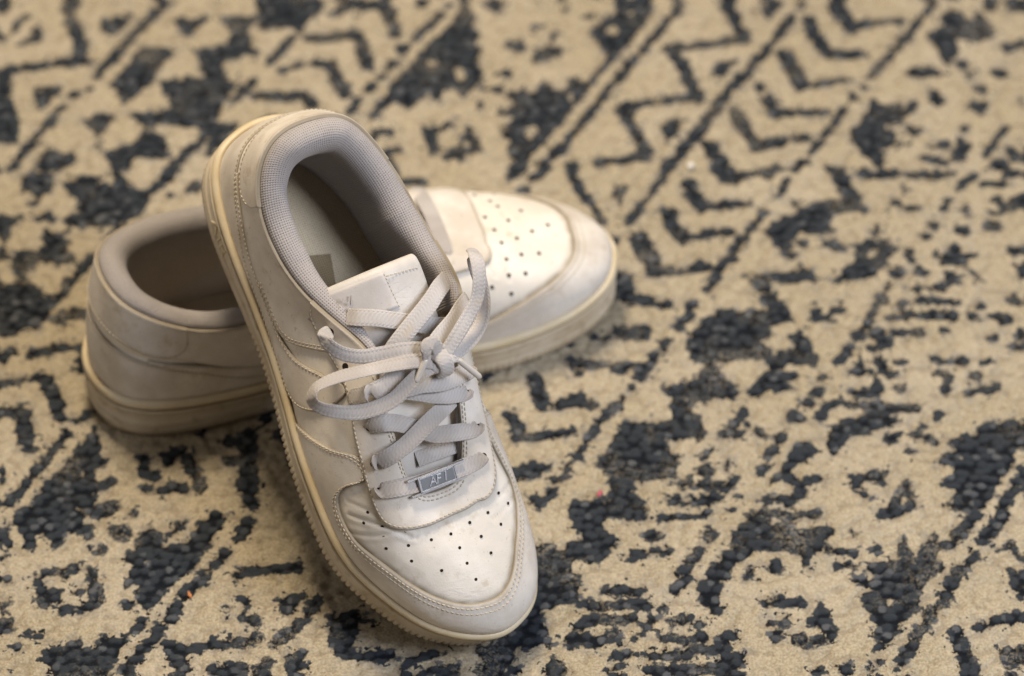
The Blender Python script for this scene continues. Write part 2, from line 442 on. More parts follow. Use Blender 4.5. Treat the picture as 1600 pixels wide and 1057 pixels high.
# ------------------------------------------------------------------ one sneaker (right foot; mir=-1 gives the left)
EYES = [(4.6, .87), (5.25, .75), (5.85, .70), (6.6, .77), (7.25, .70), (7.8, .66)]
EYES_IN = [(19.35, .86), (18.7, .78), (17.7, .82), (17.1, .90), (16.5, .83), (15.8, .82)]
PERF = [(7.8, .47), (7.85, .39), (8.3, .52), (9.1, .67), (8.45, .48), (9.25, .60), (8.6, .43), (9.4, .52), (10.35, .75), (10.45, .68), (10.55, .59),
        (11.45, .80), (11.6, .73), (11.65, .65), (11.75, .56), (12.75, .82), (12.9, .74), (14.0, .77), (12.9, .65), (14.2, .67), (15.25, .60), (15.2, .69)]
PERF_FLAT = [(10.85, .68), (11.3, .61), (11.6, .78), (11.95, .70), (12.65, .77), (12.25, .54), (12.7, .62), (13.25, .68), (13.65, .73), (14.05, .55), (14.3, .61), (14.8, .63), (15.7, .51), (15.3, .48), (16.25, .37), (16.4, .46), (10.4, .58), (10.3, .66), (9.6, .52), (9.5, .62), (8.8, .48), (9.0, .58)]
CREASE = [([(7.5, .29), (7.9, .43), (8.4, .55), (9.3, .66)], .55), ([(7.75, .22), (8.2, .41), (8.7, .58), (9.6, .70)], .45), ([(7.3, .33), (7.7, .46), (8.2, .57)], .35),
          ([(16.0, .53), (15.3, .66), (14.2, .80), (12.8, .87)], .5), ([(15.9, .47), (15.2, .60), (14.0, .73)], .35), ([(10.0, .80), (11.5, .86), (13, .86)], .3)]
EYESTAY = [(4.1, 1.0), (4.2, .88), (4.35, .77), (4.65, .69), (5.0, .66), (5.5, .665), (6.0, .65), (6.5, .605), (7.0, .585), (7.5, .565), (8.0, .55), (8.3, .555), (8.6, .595), (9.1, .68),
           (9.6, .755), (10.15, .81), (11, .86), (12, .88), (13, .875), (13.85, .85), (14.4, .80), (15, .75), (15.65, .71), (16.1, .705), (16.7, .70), (17.35, .69), (18, .67),
           (18.6, .66), (19.1, .67), (19.5, .74), (19.75, .86), (19.9, 1.0)]
TOP_IN = [4.1, 4.25, 4.45, 4.7, 5.0, 5.5, 6, 6.5, 7, 7.5, 8, 8.4, 8.8, 9.3, 9.8, 10.3, 11, 12, 13, 13.8, 14.4, 15, 15.6, 16.1, 16.7, 17.35, 18, 18.6, 19.1, 19.4, 19.65, 19.9]

def build_sneaker(root, mir, detail, dx=0., dz=0., heel=0., flap=0.):
    global _M                                   # the two shoes have worn to slightly different shapes
    keep = ST.copy(); k = slice(7, 18); ST[k, 2] -= dx*np.array([.4, .7, 1, 1, 1, 1, 1, 1, 1, .7, .4]); ST[k, 4] += dz*np.array([.4, .7, 1, 1, 1, 1, 1, 1, 1, .7, .4])
    for i, f in ((0, 1), (1, .8), (23, .9), (2, .3), (22, .7)): ST[i, 0] += heel*f*.6; ST[i, 2] += heel*f; ST[i, 3] -= heel*f*.8
    for i, dy, dz_ in (((0, -3, 0), (1, -5, 0), (2, -6, 0), (3, -5, 0), (4, -1.5, 0), (23, -4, 0), (22, -5, 0), (21, -4, 0), (20, -1, 0)) if detail else ((1, 0, 2), (2, -1, 7), (3, -2, 14), (4, -2, 11), (5, 0, 3), (0, 0, 1), (21, 0, -2))):
        ST[i, 3] += dy; ST[i, 4] += dz_
    _M = _m(ST)
    # --- toe and side overlay with the toe box left open
    mud = [(5.6, 0, 5.66, .02), (5.75, 0, 5.85, .13), (5.9, 0, 6.15, .27), (6.05, 0, 6.45, .40), (6.2, 0, 6.75, .54), (6.35, 0, 7.05, .62), (6.5, 0, 7.3, .63), (6.6, 0, 7.3, .555),
           (6.75, 0, 7.14, .44), (6.9, 0, 7.08, .34), (7.05, 0, 7.14, .255), (7.3, 0, 7.35, .215), (7.6, 0, 7.62, .21), (8, 0, 8, .235), (8.4, 0, 8.4, .285), (8.95, 0, 8.95, .33), (9.65, 0, 9.65, .365),
           (10.4, 0, 10.4, .39), (11.1, 0, 11.1, .40), (11.8, 0, 11.8, .42), (12.4, 0, 12.4, .435), (12.95, 0, 12.95, .465), (13.5, 0, 13.5, .505), (14.15, 0, 14.15, .54), (15, 0, 15, .53),
           (15.7, 0, 15.7, .50), (16.2, 0, 16.12, .51), (16.7, 0, 16.3, .585), (16.95, 0, 16.5, .66), (17.15, 0, 16.75, .73), (17.4, 0, 17.05, .72), (17.6, 0, 17.3, .60), (17.8, 0, 17.6, .42), (18.0, 0, 17.95, .22), (18.2, 0, 18.15, .02)]
    if not detail:                              # the flat shoe's overlay runs lower along its inner side
        mud = [p for p in mud if p[2] < 12.6]+[(12.95, 0, 12.95, .425), (13.8, 0, 13.8, .40), (14.85, 0, 14.85, .36), (15.7, 0, 15.7, .32), (16.2, 0, 16.2, .285), (16.6, 0, 16.6, .25), (16.95, 0, 17.0, .21), (17.15, 0, 17.25, .19),
               (17.3, 0, 17.36, .21), (17.4, 0, 17.4, .28), (17.5, 0, 17.35, .36), (17.6, 0, 17.15, .48), (17.7, 0, 17.05, .58), (17.8, 0, 17.15, .64), (17.9, 0, 17.35, .60), (18.05, 0, 17.55, .48), (18.15, 0, 17.8, .36), (18.25, 0, 18.1, .2), (18.35, 0, 18.3, .02)]
    # --- base upper
    s = np.arange(0, 24, .04); t = np.linspace(0, 1, 64)
    S_, T_ = np.meshgrid(s, t, indexing='ij')
    V = surf(S_, T_); N = surf_n(S_, T_)
    d = .55*vnoise(V[..., 0]/17, V[..., 1]/17+V[..., 2]/13, 11)+.25*vnoise(V[..., 0]/6, V[..., 1]/6+V[..., 2]/5, 12)
    for line, amp in CREASE:
        C3 = cr(surf(*np.array(line).T), 60)
        D = np.min(np.linalg.norm(V[:, :, None]-C3[None, None], axis=-1), axis=-1) if V.shape[0]*V.shape[1]*60 < 3e6 else \
            np.min(np.stack([np.linalg.norm(V-c, axis=-1) for c in C3]), axis=0)
        d = d-amp*np.exp(-(D/.8)**2)+amp*.5*np.exp(-((D-2.2)/1.3)**2)
    V = V+N*d[..., None]
    gr = np.clip(1-T_*22, 0, 1)*.8
    seam = cr(surf(*np.array([(p[2], p[3]) for p in mud[7:-6]]).T), 170)
    D = np.min(np.stack([np.linalg.norm(V-c, axis=-1) for c in seam]), axis=0)
    flapl = cr(surf(*np.array([e for e in EYESTAY if 6.9 < e[0] < 17.2]).T), 120)
    D2 = np.min(np.stack([np.linalg.norm(V-c, axis=-1) for c in flapl]), axis=0)
    gr = np.maximum(gr, np.maximum(1.1*np.exp(-(D/2.1)**2), .6*np.exp(-(D2/2.2)**2))*(.75+.6*vnoise(V[..., 0]/4, V[..., 1]/4, 17)))
    for line, amp in CREASE:
        C3 = cr(surf(*np.array(line).T), 60); D = np.min(np.stack([np.linalg.norm(V-c, axis=-1) for c in C3]), axis=0)
        gr = np.maximum(gr, amp*.6*np.exp(-(D/.6)**2))
    mk('upper', V, grid_faces(len(s), len(t), cn=True), M['toe'], root, grime=gr, mir=mir)
    patch('toe_overlay', mud, 1.4, root, M['panel'], mir, na=620, nb=26, seams=[('top', 1.7, .0, 1.0), ('top', 3.9, .02, .98)], ends=False)
    # --- heel counter, side stripes, ankle panels
    hc = [(-4.1, 0, -4.05, .03), (-3.8, 0, -3.8, .13), (-3.4, 0, -3.4, .24), (-2.8, 0, -2.8, .38), (-2, 0, -2, .46), (-1, 0, -1, .49), (0, 0, 0, .5), (1, 0, 1, .49), (2, 0, 2, .46), (2.8, 0, 2.8, .38), (3.4, 0, 3.4, .24), (3.8, 0, 3.8, .13), (4.1, 0, 4.05, .03)]
    patch('heel_counter', hc, .9, root, M['panel'], mir, na=200, nb=12, seams=[('top', 1.5, .02, .98)], ends=False)
    sw = [(2.1, .455, 2.1, .50), (2.4, .43, 2.45, .495), (2.9, .33, 2.9, .47), (3.4, .16, 3.4, .35), (3.8, .085, 3.8, .285), (4.2, .05, 4.15, .245), (4.6, .02, 4.4, .23), (4.95, .02, 4.62, .255), (5.2, .04, 4.82, .31), (5.4, .10, 4.97, .39), (5.55, .2, 5.08, .455), (5.68, .33, 5.16, .50), (5.76, .48, 5.28, .55), (5.74, .60, 5.42, .62), (5.70, .66, 5.55, .66)]
    for side in (1, -1):
        q = sw if side > 0 else [(24-a, b, 24-c, e) for a, b, c, e in sw][::-1]
        patch('side_stripe', q, 1.5, root, M['panel'], mir, na=200, nb=10, rims=('top', 'bottom'), seams=[('top', 1.3, .02, .95), ('bottom', 1.3, .02, .95)])
    an = [(2.3, .60, 2.3, .995), (2.6, .545, 2.6, .995), (2.9, .49, 2.9, .995), (3.2, .40, 3.2, .995), (3.5, .315, 3.45, .995), (3.8, .265, 3.7, .995), (4.1, .235, 3.92, .995), (4.3, .225, 4.05, .995), (4.45, .245, 4.15, .995), (4.58, .30, 4.22, .995), (4.68, .40, 4.3, .995), (4.78, .52, 4.4, .995), (4.9, .65, 4.5, .995), (5.0, .72, 4.6, .995)]
    for side in (1, -1):
        q = an if side > 0 else [(24-a, b, 24-c, e) for a, b, c, e in an][::-1]
        lo, hi = (.5, .98) if side > 0 else (.02, .5)
        patch('ankle_panel', q, 1.1, root, M['leather'], mir, na=160, nb=20, rims=('bottom', 'top'), lift0=.35, seams=[('bottom', 1.3, lo, hi), ('bottom', 3.2, lo, hi)])
    # --- heel tab
    tb = [(-2.68, .80, -2.62, 1.0), (-2.62, .66, -2.5, 1.0), (-2.45, .57, -2.35, 1.0), (-2.1, .56, -2.1, 1.0), (-1.6, .585, -1.6, 1.0), (-1, .60, -1, 1.0), (0, .61, 0, 1.0), (1, .60, 1, 1.0), (1.6, .585, 1.6, 1.0), (2.1, .56, 2.1, 1.0), (2.45, .57, 2.35, 1.0), (2.62, .66, 2.5, 1.0), (2.68, .80, 2.62, 1.0)]
    patch('heel_tab', tb, 1.7, root, M['panel'], mir, na=170, nb=14, rims=('bottom', 'top'), lift0=.2, seams=[('bottom', 1.5, .03, .97)])
    # --- eyestay
    ey = [(a, b-flap*min(1, max(0, (a-8.2)/1.2))*min(1, max(0, (18-a)/1.2)), c, 1.0) for (a, b), c in zip(EYESTAY, TOP_IN)]
    eo = patch('eyestay', ey, 1.9, root, M['panel'], mir, na=560, nb=16, rims=('bottom', 'top'), lift0=.2, seams=[('bottom', 1.5, .02, .98), ('top', 2.0, .16, .84), ('top', 4.0, .20, .80)], ends=False)
    E = np.array(EYES+EYES_IN); n = surf_n(E[:, 0], E[:, 1])
    discs('eyelet_holes', surf(E[:, 0], E[:, 1])+n*2.12, n, 1.9, eo, M['hole'], mir)
    Pf = np.array(PERF if detail else PERF_FLAT); n = surf_n(Pf[:, 0], Pf[:, 1])
    discs('perforations', surf(Pf[:, 0], Pf[:, 1])+n*.12, n, .85 if detail else 1.15, root, M['hole'], mir)
    # --- cup sole: wall with lip line and rolled bead
    sp = np.linspace(0, 24, 6000); q = stat(sp); Ls = np.r_[0, np.cumsum(np.linalg.norm(np.diff(q[:, :2], axis=0), axis=1))]
    def s_even(n): return np.interp(np.linspace(0, Ls[-1], n, endpoint=False), Ls, sp)
    s = s_even(900); x = stat(s)[:, 0]; h = sole_h(x); heel = np.clip((120-x)/40, 0, 1)
    rows = [(7.6, .2, 0), (8.6, .25, 0), (9.3, .25+.9*0, 1), (9.9, .25, 2), (10.8, .2, 0)]
    prof = []
    for z, o, k in rows: prof.append((z+0*h, o+(1.0*heel if k == 1 else .2*heel if k == 2 else 0), .25*(k > 0)))
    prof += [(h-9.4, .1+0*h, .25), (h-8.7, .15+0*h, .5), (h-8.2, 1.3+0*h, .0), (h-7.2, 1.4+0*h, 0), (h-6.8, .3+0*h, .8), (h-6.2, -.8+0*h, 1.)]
    V = np.stack([sole_pt(s, o, z) for z, o, g in prof], 1); G = np.stack([g+0*h for z, o, g in prof], 1)
    mid = mk('midsole', V, grid_faces(len(s), len(prof), cn=True), M['rubber'], root, grime=G, mir=mir)
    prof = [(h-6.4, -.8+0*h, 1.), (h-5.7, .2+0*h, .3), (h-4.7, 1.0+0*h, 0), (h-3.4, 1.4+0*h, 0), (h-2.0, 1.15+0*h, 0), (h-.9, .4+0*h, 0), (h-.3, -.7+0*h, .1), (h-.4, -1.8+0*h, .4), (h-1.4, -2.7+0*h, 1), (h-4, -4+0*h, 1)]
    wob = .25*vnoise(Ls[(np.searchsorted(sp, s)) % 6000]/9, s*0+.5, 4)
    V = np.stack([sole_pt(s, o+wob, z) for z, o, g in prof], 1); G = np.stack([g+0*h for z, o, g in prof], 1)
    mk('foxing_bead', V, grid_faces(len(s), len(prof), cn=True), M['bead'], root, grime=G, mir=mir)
    # --- outsole with the toothed edge
    n_t = 2600; s = s_even(n_t); x = stat(s)[:, 0]; h = sole_h(x); l = np.linspace(0, Ls[-1], n_t, endpoint=False)
    tooth = np.clip(np.abs(((l/3.4) % 1)-.5)*6-1.0, -.5, .5)+.5
    fore = np.clip((x-95)/15, 0, 1)*.9+.12
    dent = (1-tooth)*fore
    prof = [(0, -9, 0), (.1, -2.2, 0), (.5, -.6, .7), (1.6, .55, .6), (4.2, .75, .2), (6.4, .6, .1), (7.3, .35, .2), (7.9, -.4, .8)]
    V = np.stack([sole_pt(s, o-dent*(.8 if detail else .3)*k+0*s, z+0*s) for (z, o, g), k in zip(prof, (0, .6, 1, 1.1, 1, .4, 0, 0))], 1)
    G = np.stack([np.clip(g*.6+.25*dent*(z < 6)*(1 if detail else .4), 0, 1)+0*s for z, o, g in prof], 1)
    V = V.reshape(-1, 3); F = [tuple(f) for f in grid_faces(n_t, len(prof), cn=True)]
    # tread underside: strips across between both edges
    k = len(prof); ring = [i*k for i in range(0, n_t, 20)]; m = len(ring)
    for i in range(m//2-1): F.append((ring[i], ring[i+1], ring[m-2-i], ring[m-1-i]))
    mk('outsole', V, F, M['rubber'], root, grime=G, mir=mir)
    # --- insole
    s = np.arange(0, 24, .1); q = stat(s); n = out_n(s); rr = np.linspace(0, 1, 16)
    c = np.stack([np.clip(q[:, 0], 40, 240), 0*q[:, 0]], -1); rim = q[:, :2]-n*5
    xy = c[:, None]*(1-rr[None, :, None])+rim[:, None]*rr[None, :, None]
    z = sole_h(xy[..., 0])+spring(xy[..., 0])*.6-1.0+2.5*(rr[None]**4)
    V = np.concatenate([xy, z[..., None]], -1)
    mk('insole', V, grid_faces(len(s), 16, cn=True)[:, ::-1], M['insole'], root, uv=V[..., :2], mir=mir)
    # --- padded collar lining
    s = np.linspace(-5.35, 5.35, 470); q = stat(s); Tq = q[:, 2:5]
    d = np.gradient(Tq[:, :2], axis=0); nn = np.stack([-d[:, 1], d[:, 0]], -1); nn /= np.linalg.norm(nn, axis=1, keepdims=True)
    ctr = np.array([70, 3.]); sg = np.sign(((ctr-Tq[:, :2])*nn).sum(1)); nn *= np.where(sg == 0, 1, sg)[:, None] if False else (1 if np.median(sg) > 0 else -1)
    end = np.clip((5.35-np.abs(s))/.5, 0, 1)**.5
    wd = 6.0+(10.0 if detail else 8.)*np.clip((5.0-np.abs(s))/1.5, 0, 1)
    wd = wd*(.35+.65*end)
    pr = [(.5, -3), (.45, -.6), (.6, .9), (1.2, 2.0), (2.6, 3.1), (4.8, 4.0), (7.4, 4.1), (9.8, 3.2), (12, 1.0), (13.4, -2.2), (14, -6), (13.9, -11), (13, -18), (11.6, -26), (10.2, -35)]
    V = []; vv = [0]
    for k, (a, b) in enumerate(pr):
        aa = a*wd/13.5 if a > 0 else a+0*wd
        hh = b*np.where(b > 0, wd/13.5, 1)
        V.append(np.concatenate([Tq[:, :2]+nn*aa[:, None], (Tq[:, 2]+hh)[:, None]], -1))
    zi = sole_h(Tq[:, 0])-1
    for f, a in ((.45, 9.5), (.8, 8.5), (1.0, 7.5)):
        z0 = Tq[:, 2]-35; V.append(np.concatenate([Tq[:, :2]+nn*(a*wd/13.5)[:, None], np.minimum(z0, z0*(1-f)+zi*f)[:, None]], -1))
    V = np.stack(V, 1)
    V[:, 3:11] += (.5*vnoise(V[..., 0]/9, V[..., 1]/9, 21)[..., None])[:, 3:11]
    ul = np.r_[0, np.cumsum(np.linalg.norm(np.diff(Tq, axis=0), axis=1))]
    vl = np.concatenate([np.zeros((len(s), 1)), np.cumsum(np.linalg.norm(np.diff(V, axis=1), axis=-1), axis=1)], 1)
    gr = np.zeros(V.shape[:2]); gr[:, :2] = .3
    F = [tuple(f) for f in grid_faces(*V.shape[:2])]
    mk('collar_lining', V, F, M['lining'], root, grime=gr, uv=np.stack([np.tile(ul[:, None], (1, V.shape[1])), vl], -1), mir=mir)
    # --- inner wall ahead of the collar, closing the inside of the eyestay
    s = np.linspace(4.3, 19.7, 300); q = stat(s); Tq = q[:, 2:5]; n = out_n(s)
    V = []
    for a, b in ((0, -.6), (-1, -2), (2, -6), (5, -12)):
        V.append(np.concatenate([Tq[:, :2]+n*a, (Tq[:, 2]+b)[:, None]], -1))
    mk('inner_lining', np.stack(V, 1), grid_faces(len(s), 4), M['lining'], root, uv=np.zeros((len(s)*4, 2)), mir=mir)
    # --- tongue
    st = np.array([(215, -6, 34, 50, 3), (196, -5.5, 40, 60, 4), (170, -4, 46, 70, 4.5), (146, -2, 50, 78.5, 5), (126, -4, 52, 84, 5), (110, -5, 53, 88.5, 5), (101, -5.5, 52.5, 91, 4.6), (98, -5.5, 51, 91.2, 3), (97.2, -5.5, 49, 90.6, 1)])
    if not detail:                              # pressed upright under the other shoe
        st = np.array([(200, -6, 34, 50, 3), (182, -5.5, 40, 61, 4), (160, -4, 46, 73, 4.5), (142, -2, 50, 86, 5), (130, 0, 52, 98, 5), (121, 2, 52, 109, 5), (116, 3, 50, 117.5, 4.6), (115, 3, 47, 120, 3), (115, 3, 44, 120.5, 1)])
    C = cr(st, 90); m = 44; th = np.arange(m)*2*math.pi/m
    cx = np.sign(np.cos(th))*np.abs(np.cos(th))**.5; cy = np.sign(np.sin(th))*np.abs(np.sin(th))**.7
    yy = C[:, 1:2]+C[:, 2:3]/2*cx; zz = C[:, 3:4]+C[:, 4:5]*cy/2*1.0-.0035*(C[:, 2:3]/2*cx)**2*1.2+1.2
    xx = C[:, 0:1]+0*yy
    zz = zz+1.3*vnoise(xx/14, yy/17, 31)-1.5*np.clip((104-xx)/7, 0, 1)**2-(16 if detail else 3)*np.clip((-yy-2)/28, 0, 1.1)**1.25*np.clip((160-xx)/40, 0, 1)
    xx = xx-1.6*np.clip((cx*.5+.2), -1, 1)*np.clip((112-C[:, 0:1])/15, 0, 1)
    F = [tuple(f) for f in grid_faces(90, m, cm=True)]+[tuple(range(m)), tuple(89*m+k for k in range(m))[::-1]]
    F = [f[::-1] for f in F]
    tg = mk('tongue', np.stack([xx, yy, zz], -1), F, M['tongue'], root, grime=np.zeros(90*m), mir=mir)
    if not detail:
        laces_flat(root, mir)
        ST[:] = keep; _M = _m(ST); return
    def tongue_z(x, y):
        i = np.argsort(C[:, 0]); f = lambda k: np.interp(x, C[i, 0], C[i, k])
        u = np.clip((y-f(1))/(f(2)/2), -1, 1)
        return f(3)+f(4)*(1-np.abs(u)**4)**.35/2-.0035*1.2*(u*f(2)/2)**2+1.2+1.3*vnoise(x/14+0*y, y/17+0*x, 31)-16*np.clip((-y-2)/28, 0, 1.1)**1.25*np.clip((160-x)/40, 0, 1)
    # label sewn on the tongue, lateral half, with its worn lettering
    a = np.linspace(0, 1, 24); b = np.linspace(0, 1, 24); A, B = np.meshgrid(a, b, indexing='ij')
    x = 100.5+A*19-B*0; y = -28+B*(25.5)+A*3.5
    z = tongue_z(x, y)+.75*np.minimum(1, np.minimum(np.minimum(A, 1-A), np.minimum(B, 1-B))*30)+.05
    lb = mk('tongue_label', np.stack([x, y, z], -1), grid_faces(24, 24), M['label'], tg, grime=np.zeros(576))
    fr = np.array([108, -18.5, float(tongue_z(np.array([108.]), np.array([-18.5]))[0])+.8])
    text_mesh('worn_lettering', 'NIKE', 6.5, M['faded_print'], lb, (fr, (0.05, 1, .12), (-.98, .05, .3), (.3, -.1, .95)), .12, .25, .9)
    e = np.linspace(0, 1, 40)
    sx = 101+e*19; sy = -2.2+e*3.2; nz = np.tile([[.25, 0, .97]], (40, 1))
    stitches(np.stack([sx, sy, tongue_z(sx, sy)+.25], -1), nz, 'stitching', tg, 1, 2.2, 1.6, .25)
    sy = -1+e*20; sx = 103+1.0*e
    stitches(np.stack([sx, sy, tongue_z(sx, sy)+.12], -1), nz, 'stitching', tg, 1, 2.2, 1.6, .25)
    # worn print on the insole
    x = 76+A*22+B*3; y = -5+B*12-A*5; z = sole_h(x)-1.0+1.2
    mk('insole_print', np.stack([x, y, z], -1), grid_faces(24, 24), M['print'], root, uv=np.stack([x, y], -1))
    # AIR in raised strokes on the heel wall of the sole
    strokes = [((0, 0), (.5, 1)), ((.5, 1), (1, 0)), ((.22, .4), (.78, .4)), ((1.5, 0), (1.5, 1)), ((2, 0), (2, 1)), ((2, 1), (2.65, .95)), ((2.65, .95), (2.65, .55)), ((2.65, .55), (2, .48)), ((2.3, .48), (2.75, 0))]
    V, F = [], []
    for (u0, v0), (u1, v1) in strokes:
        base = len(V); L = math.hypot((u1-u0)*6.5, (v1-v0)*7); du, dv = (u1-u0)*6.5/L, (v1-v0)*7/L
        for k in range(7):
            f = k/6
            for o, e2 in ((-.75, -.2), (-.5, .85), (.5, .85), (.75, -.2)):
                uu = (u0*(1-f)+u1*f)*6.5-dv*o; vv = (v0*(1-f)+v1*f)*7+du*o
                sv = np.interp(np.interp(2.75, sp, Ls)+uu, Ls, sp)
                V.append(sole_pt(np.array([sv]), np.array([.3+e2]), np.array([10.4+vv]))[0])
        for k in range(6):
            for j in range(3): F.append((base+k*4+j, base+k*4+j+1, base+k*4+5+j, base+k*4+4+j))
        F += [(base, base+1, base+2, base+3), (base+27, base+26, base+25, base+24)]
    mk('sidewall_lettering', V, F, M['bead'], mid, grime=np.zeros(len(V)), smooth=False)
    laces(root)
    ST[:] = keep; _M = _m(ST)

def hole(i, inn=False, lift=2.3):
    a, b = (EYES_IN if inn else EYES)[i]
    return surf(a, b)+surf_n(a, b)*lift
def laces(root):
    def ends(P, a=None, b=None):
        P = [np.array(p, float) for p in P]
        if a is not None: P = [hole(*a, lift=-.6), hole(*a, lift=2.6)]+P
        if b is not None: P = P+[hole(*b, lift=2.6), hole(*b, lift=-.6)]
        return P
    rb = lambda P, a=None, b=None, **k: ribbon('lace', ends(P, a, b), root, taper=(4 if a else 0, 4 if b else 0), grime=(.7 if a else 0, .7 if b else 0), **k)
    rb([(192.9, -12, 65.5), (193, 0, 66.2), (193.5, 12, 65)], None, None, width=8)
    rb([(202.9, -29, 69), (204.4, -18.5, 69.3), (205.1, -8, 69.1), (205.2, 2.7, 69), (204.8, 13, 68.6)], (5, False), (5, True))
    rb([(188.8, 16.5, 74.5), (187.2, 7.4, 76.4), (184.4, -2.9, 76.4), (177.8, -12, 77.6), (172.8, -20.4, 79.6), (170.3, -28, 80.4)], (4, True), (3, False))
    rb([(186.8, -29, 76), (183.7, -18.5, 79.6), (178.3, -6.2, 81.2), (174.9, 2.8, 80.8), (172.6, 9.4, 79), (170.3, 16, 75)], (4, False), None)
    rb([(169.9, 16.5, 80.7), (168.5, 8.2, 83.6), (165.6, .3, 84.9), (162.5, -5, 84.3), (159.5, -11, 83.3), (157.2, -18, 82.1)], (3, True), None)
    rb([(154.2, -30.5, 87), (153.4, -22.7, 89.3), (150.6, -14.8, 90.6), (148.2, -6.5, 91)], (2, False), None)
    rb([(161.4, 20.5, 84), (162.1, 13, 87.5), (161.5, 4.7, 88.9), (159.3, -3.9, 88.6), (158.5, -11.6, 87), (157, -20, 85)], (2, True), None)
    rb([(114.9, -23.6, 82.4), (117.3, -20.6, 87.4), (121, -12.5, 90), (127.5, .6, 90.2), (132.8, 11.6, 89.2), (135.7, 20.8, 87), (137.8, 30, 83)])
    rb([(113.6, 35.5, 82.5), (115.5, 29, 89), (118, 23, 92.3), (123.2, 14.4, 94), (128.9, 3.7, 94), (133, -3.8, 92.8), (136.8, -9.9, 91), (140.4, -14.2, 88.9)], width=9.4)
    rb([(127.3, 39, 86), (129.1, 33.9, 91.2), (135, 23.2, 95), (140.6, 11.2, 97.2), (144.6, 4.4, 97.6)], width=9)
    rb([(119.8, -42.9, 92.6), (122.4, -44.6, 93.4), (127, -43, 93.8), (132.3, -38.4, 94.2), (136.5, -30.3, 95.4), (138.8, -19.2, 97.2), (140.8, -8.7, 99), (145, 1, 100.5), (150, 5, 99)], (0, False), None,
       tilt=[10, 10, 40, 55, 50, 30, 15, 5, 0, 0, 0], width=7.6)
    # the bow
    ribbon('lace_loop', [(152, 4, 99), (148, -6.4, 100.4), (146.1, -15.5, 100.8), (144, -29.9, 100.2), (142.1, -45.9, 99.2), (142, -57, 97.6), (144, -62.5, 96.2), (149, -64, 94.4), (155, -57.5, 92), (160.8, -44, 90.6), (162.4, -32.3, 91.8), (161.3, -22.6, 93), (157.4, -13.9, 95.3), (153.9, -5.3, 97.4), (152, 3, 98)],
           root, width=7.6, tilt=[0, 0, 25, 38, 42, 55, 75, 65, 40, 12, 0, 0, 0, 0, 0])
    ribbon('lace_loop', [(152, 5, 98), (147.1, 11.9, 101.3), (142, 18.4, 104), (135.2, 26.8, 106), (129.1, 33, 108.2), (121.4, 36.5, 111.4), (113.5, 38.6, 112.6), (108, 40.4, 110.4), (107.6, 41.6, 106.2), (113.4, 42.6, 101.4), (122.2, 42.9, 98.6), (131.8, 41, 97.2), (140.6, 35.4, 96.9), (146.7, 26.7, 97.5), (149.9, 18.1, 97.7), (152.8, 8, 97.6)],
           root, width=7.4, tilt=[0, 0, 0, 5, 8, 5, 0, 0, 0, 20, 45, 50, 40, 25, 10, 0])
    kn = ribbon('lace_knot', [(158.5, 6.5, 94), (157, 7, 98.2), (153.4, 6.4, 101.2), (149, 5.0, 101.4), (146, 3.5, 98.5)], root, width=8.5, thick=3.2, upv=(.2, 0, 1))
    a = np.linspace(0, 2*math.pi, 28, endpoint=False); b = np.linspace(-1.5, 1.5, 16)
    V = [[(152.6+5.2*math.cos(q)*math.cos(p), 5+6.2*math.cos(q)*math.sin(p), 97+3.8*math.sin(q)+.4*math.sin(6*p+5*q)) for p in a] for q in b]
    mk('lace_bundle', np.array(V), grid_faces(16, 28, cm=True), M['lace'], kn, grime=np.zeros(16*28))
    ribbon('lace_end', [(151, 6, 99), (146, 5, 102.5), (142.6, 2.4, 105.6), (142.8, -1.8, 106.4), (146, -2.8, 105), (149.2, -4, 102.6)], root, width=7.2, thick=2.2, tilt=[0, 0, 0, 0, 0, 0], taper=(0, 5))
    ribbon('lace_end', [(152, 6, 98.5), (152.8, 11, 99.6), (154.7, 15.3, 98)], root, width=6, thick=2.2, taper=(0, 4))
    for P in ([(148.3, -3.2, 103.2), (152.4, -6.2, 99.8), (157, -9.9, 95.6)], [(153.9, 14.7, 98.2), (159.5, 20.1, 94.3), (166, 26.5, 89.2)]):
        C = cr(P, 14); T = np.gradient(C, axis=0); T /= np.linalg.norm(T, axis=1, keepdims=True); a1 = np.cross(T, (0, 0, 1.)); a1 /= np.linalg.norm(a1, axis=1, keepdims=True); a2 = np.cross(T, a1)
        th = np.arange(16)*2*math.pi/16; rr = np.r_[1.2, 1.55, np.full(11, 1.6), 1.3]
        V = C[:, None]+rr[:, None, None]*(np.cos(th)[None, :, None]*a1[:, None]+np.sin(th)[None, :, None]*a2[:, None])
        mk('aglet', V, [tuple(f) for f in grid_faces(14, 16, cm=True)]+[tuple(range(16)), tuple(13*16+k for k in range(16))[::-1]], M['aglet'], root)
    # metal lace tag
    nx = np.array([math.sin(R(20)), 0, math.cos(R(20))]); ex = np.array([math.cos(R(20)), 0, -math.sin(R(20))]); eyv = np.array([0, 1., 0])
    o = np.array([205.6, -8.2, 70.6])
    tag = boxes('lace_tag', [(o+nx*.1, eyv*10.9, ex*4.3, nx*.75), (o-ex*4.1-nx*.1, eyv*16.5, ex*.55, nx*.8), (o+ex*4.3-nx*.1, eyv*16, ex*.5, nx*.8),
                             (o+nx*.85+eyv*10.4, eyv*.45, ex*3.9, nx*.35), (o+nx*.85-eyv*10.4, eyv*.45, ex*3.9, nx*.35), (o+nx*.85-ex*3.6, eyv*9.9, ex*.4, nx*.33), (o+nx*.85+ex*3.6, eyv*9.9, ex*.4, nx*.33)], M['steel'], root, bev=.12)
    boxes('tag_plate', [(o+nx*.86, eyv*9.5, ex*3.0, nx*.1)], M['steel_dark'], tag, bev=.1)
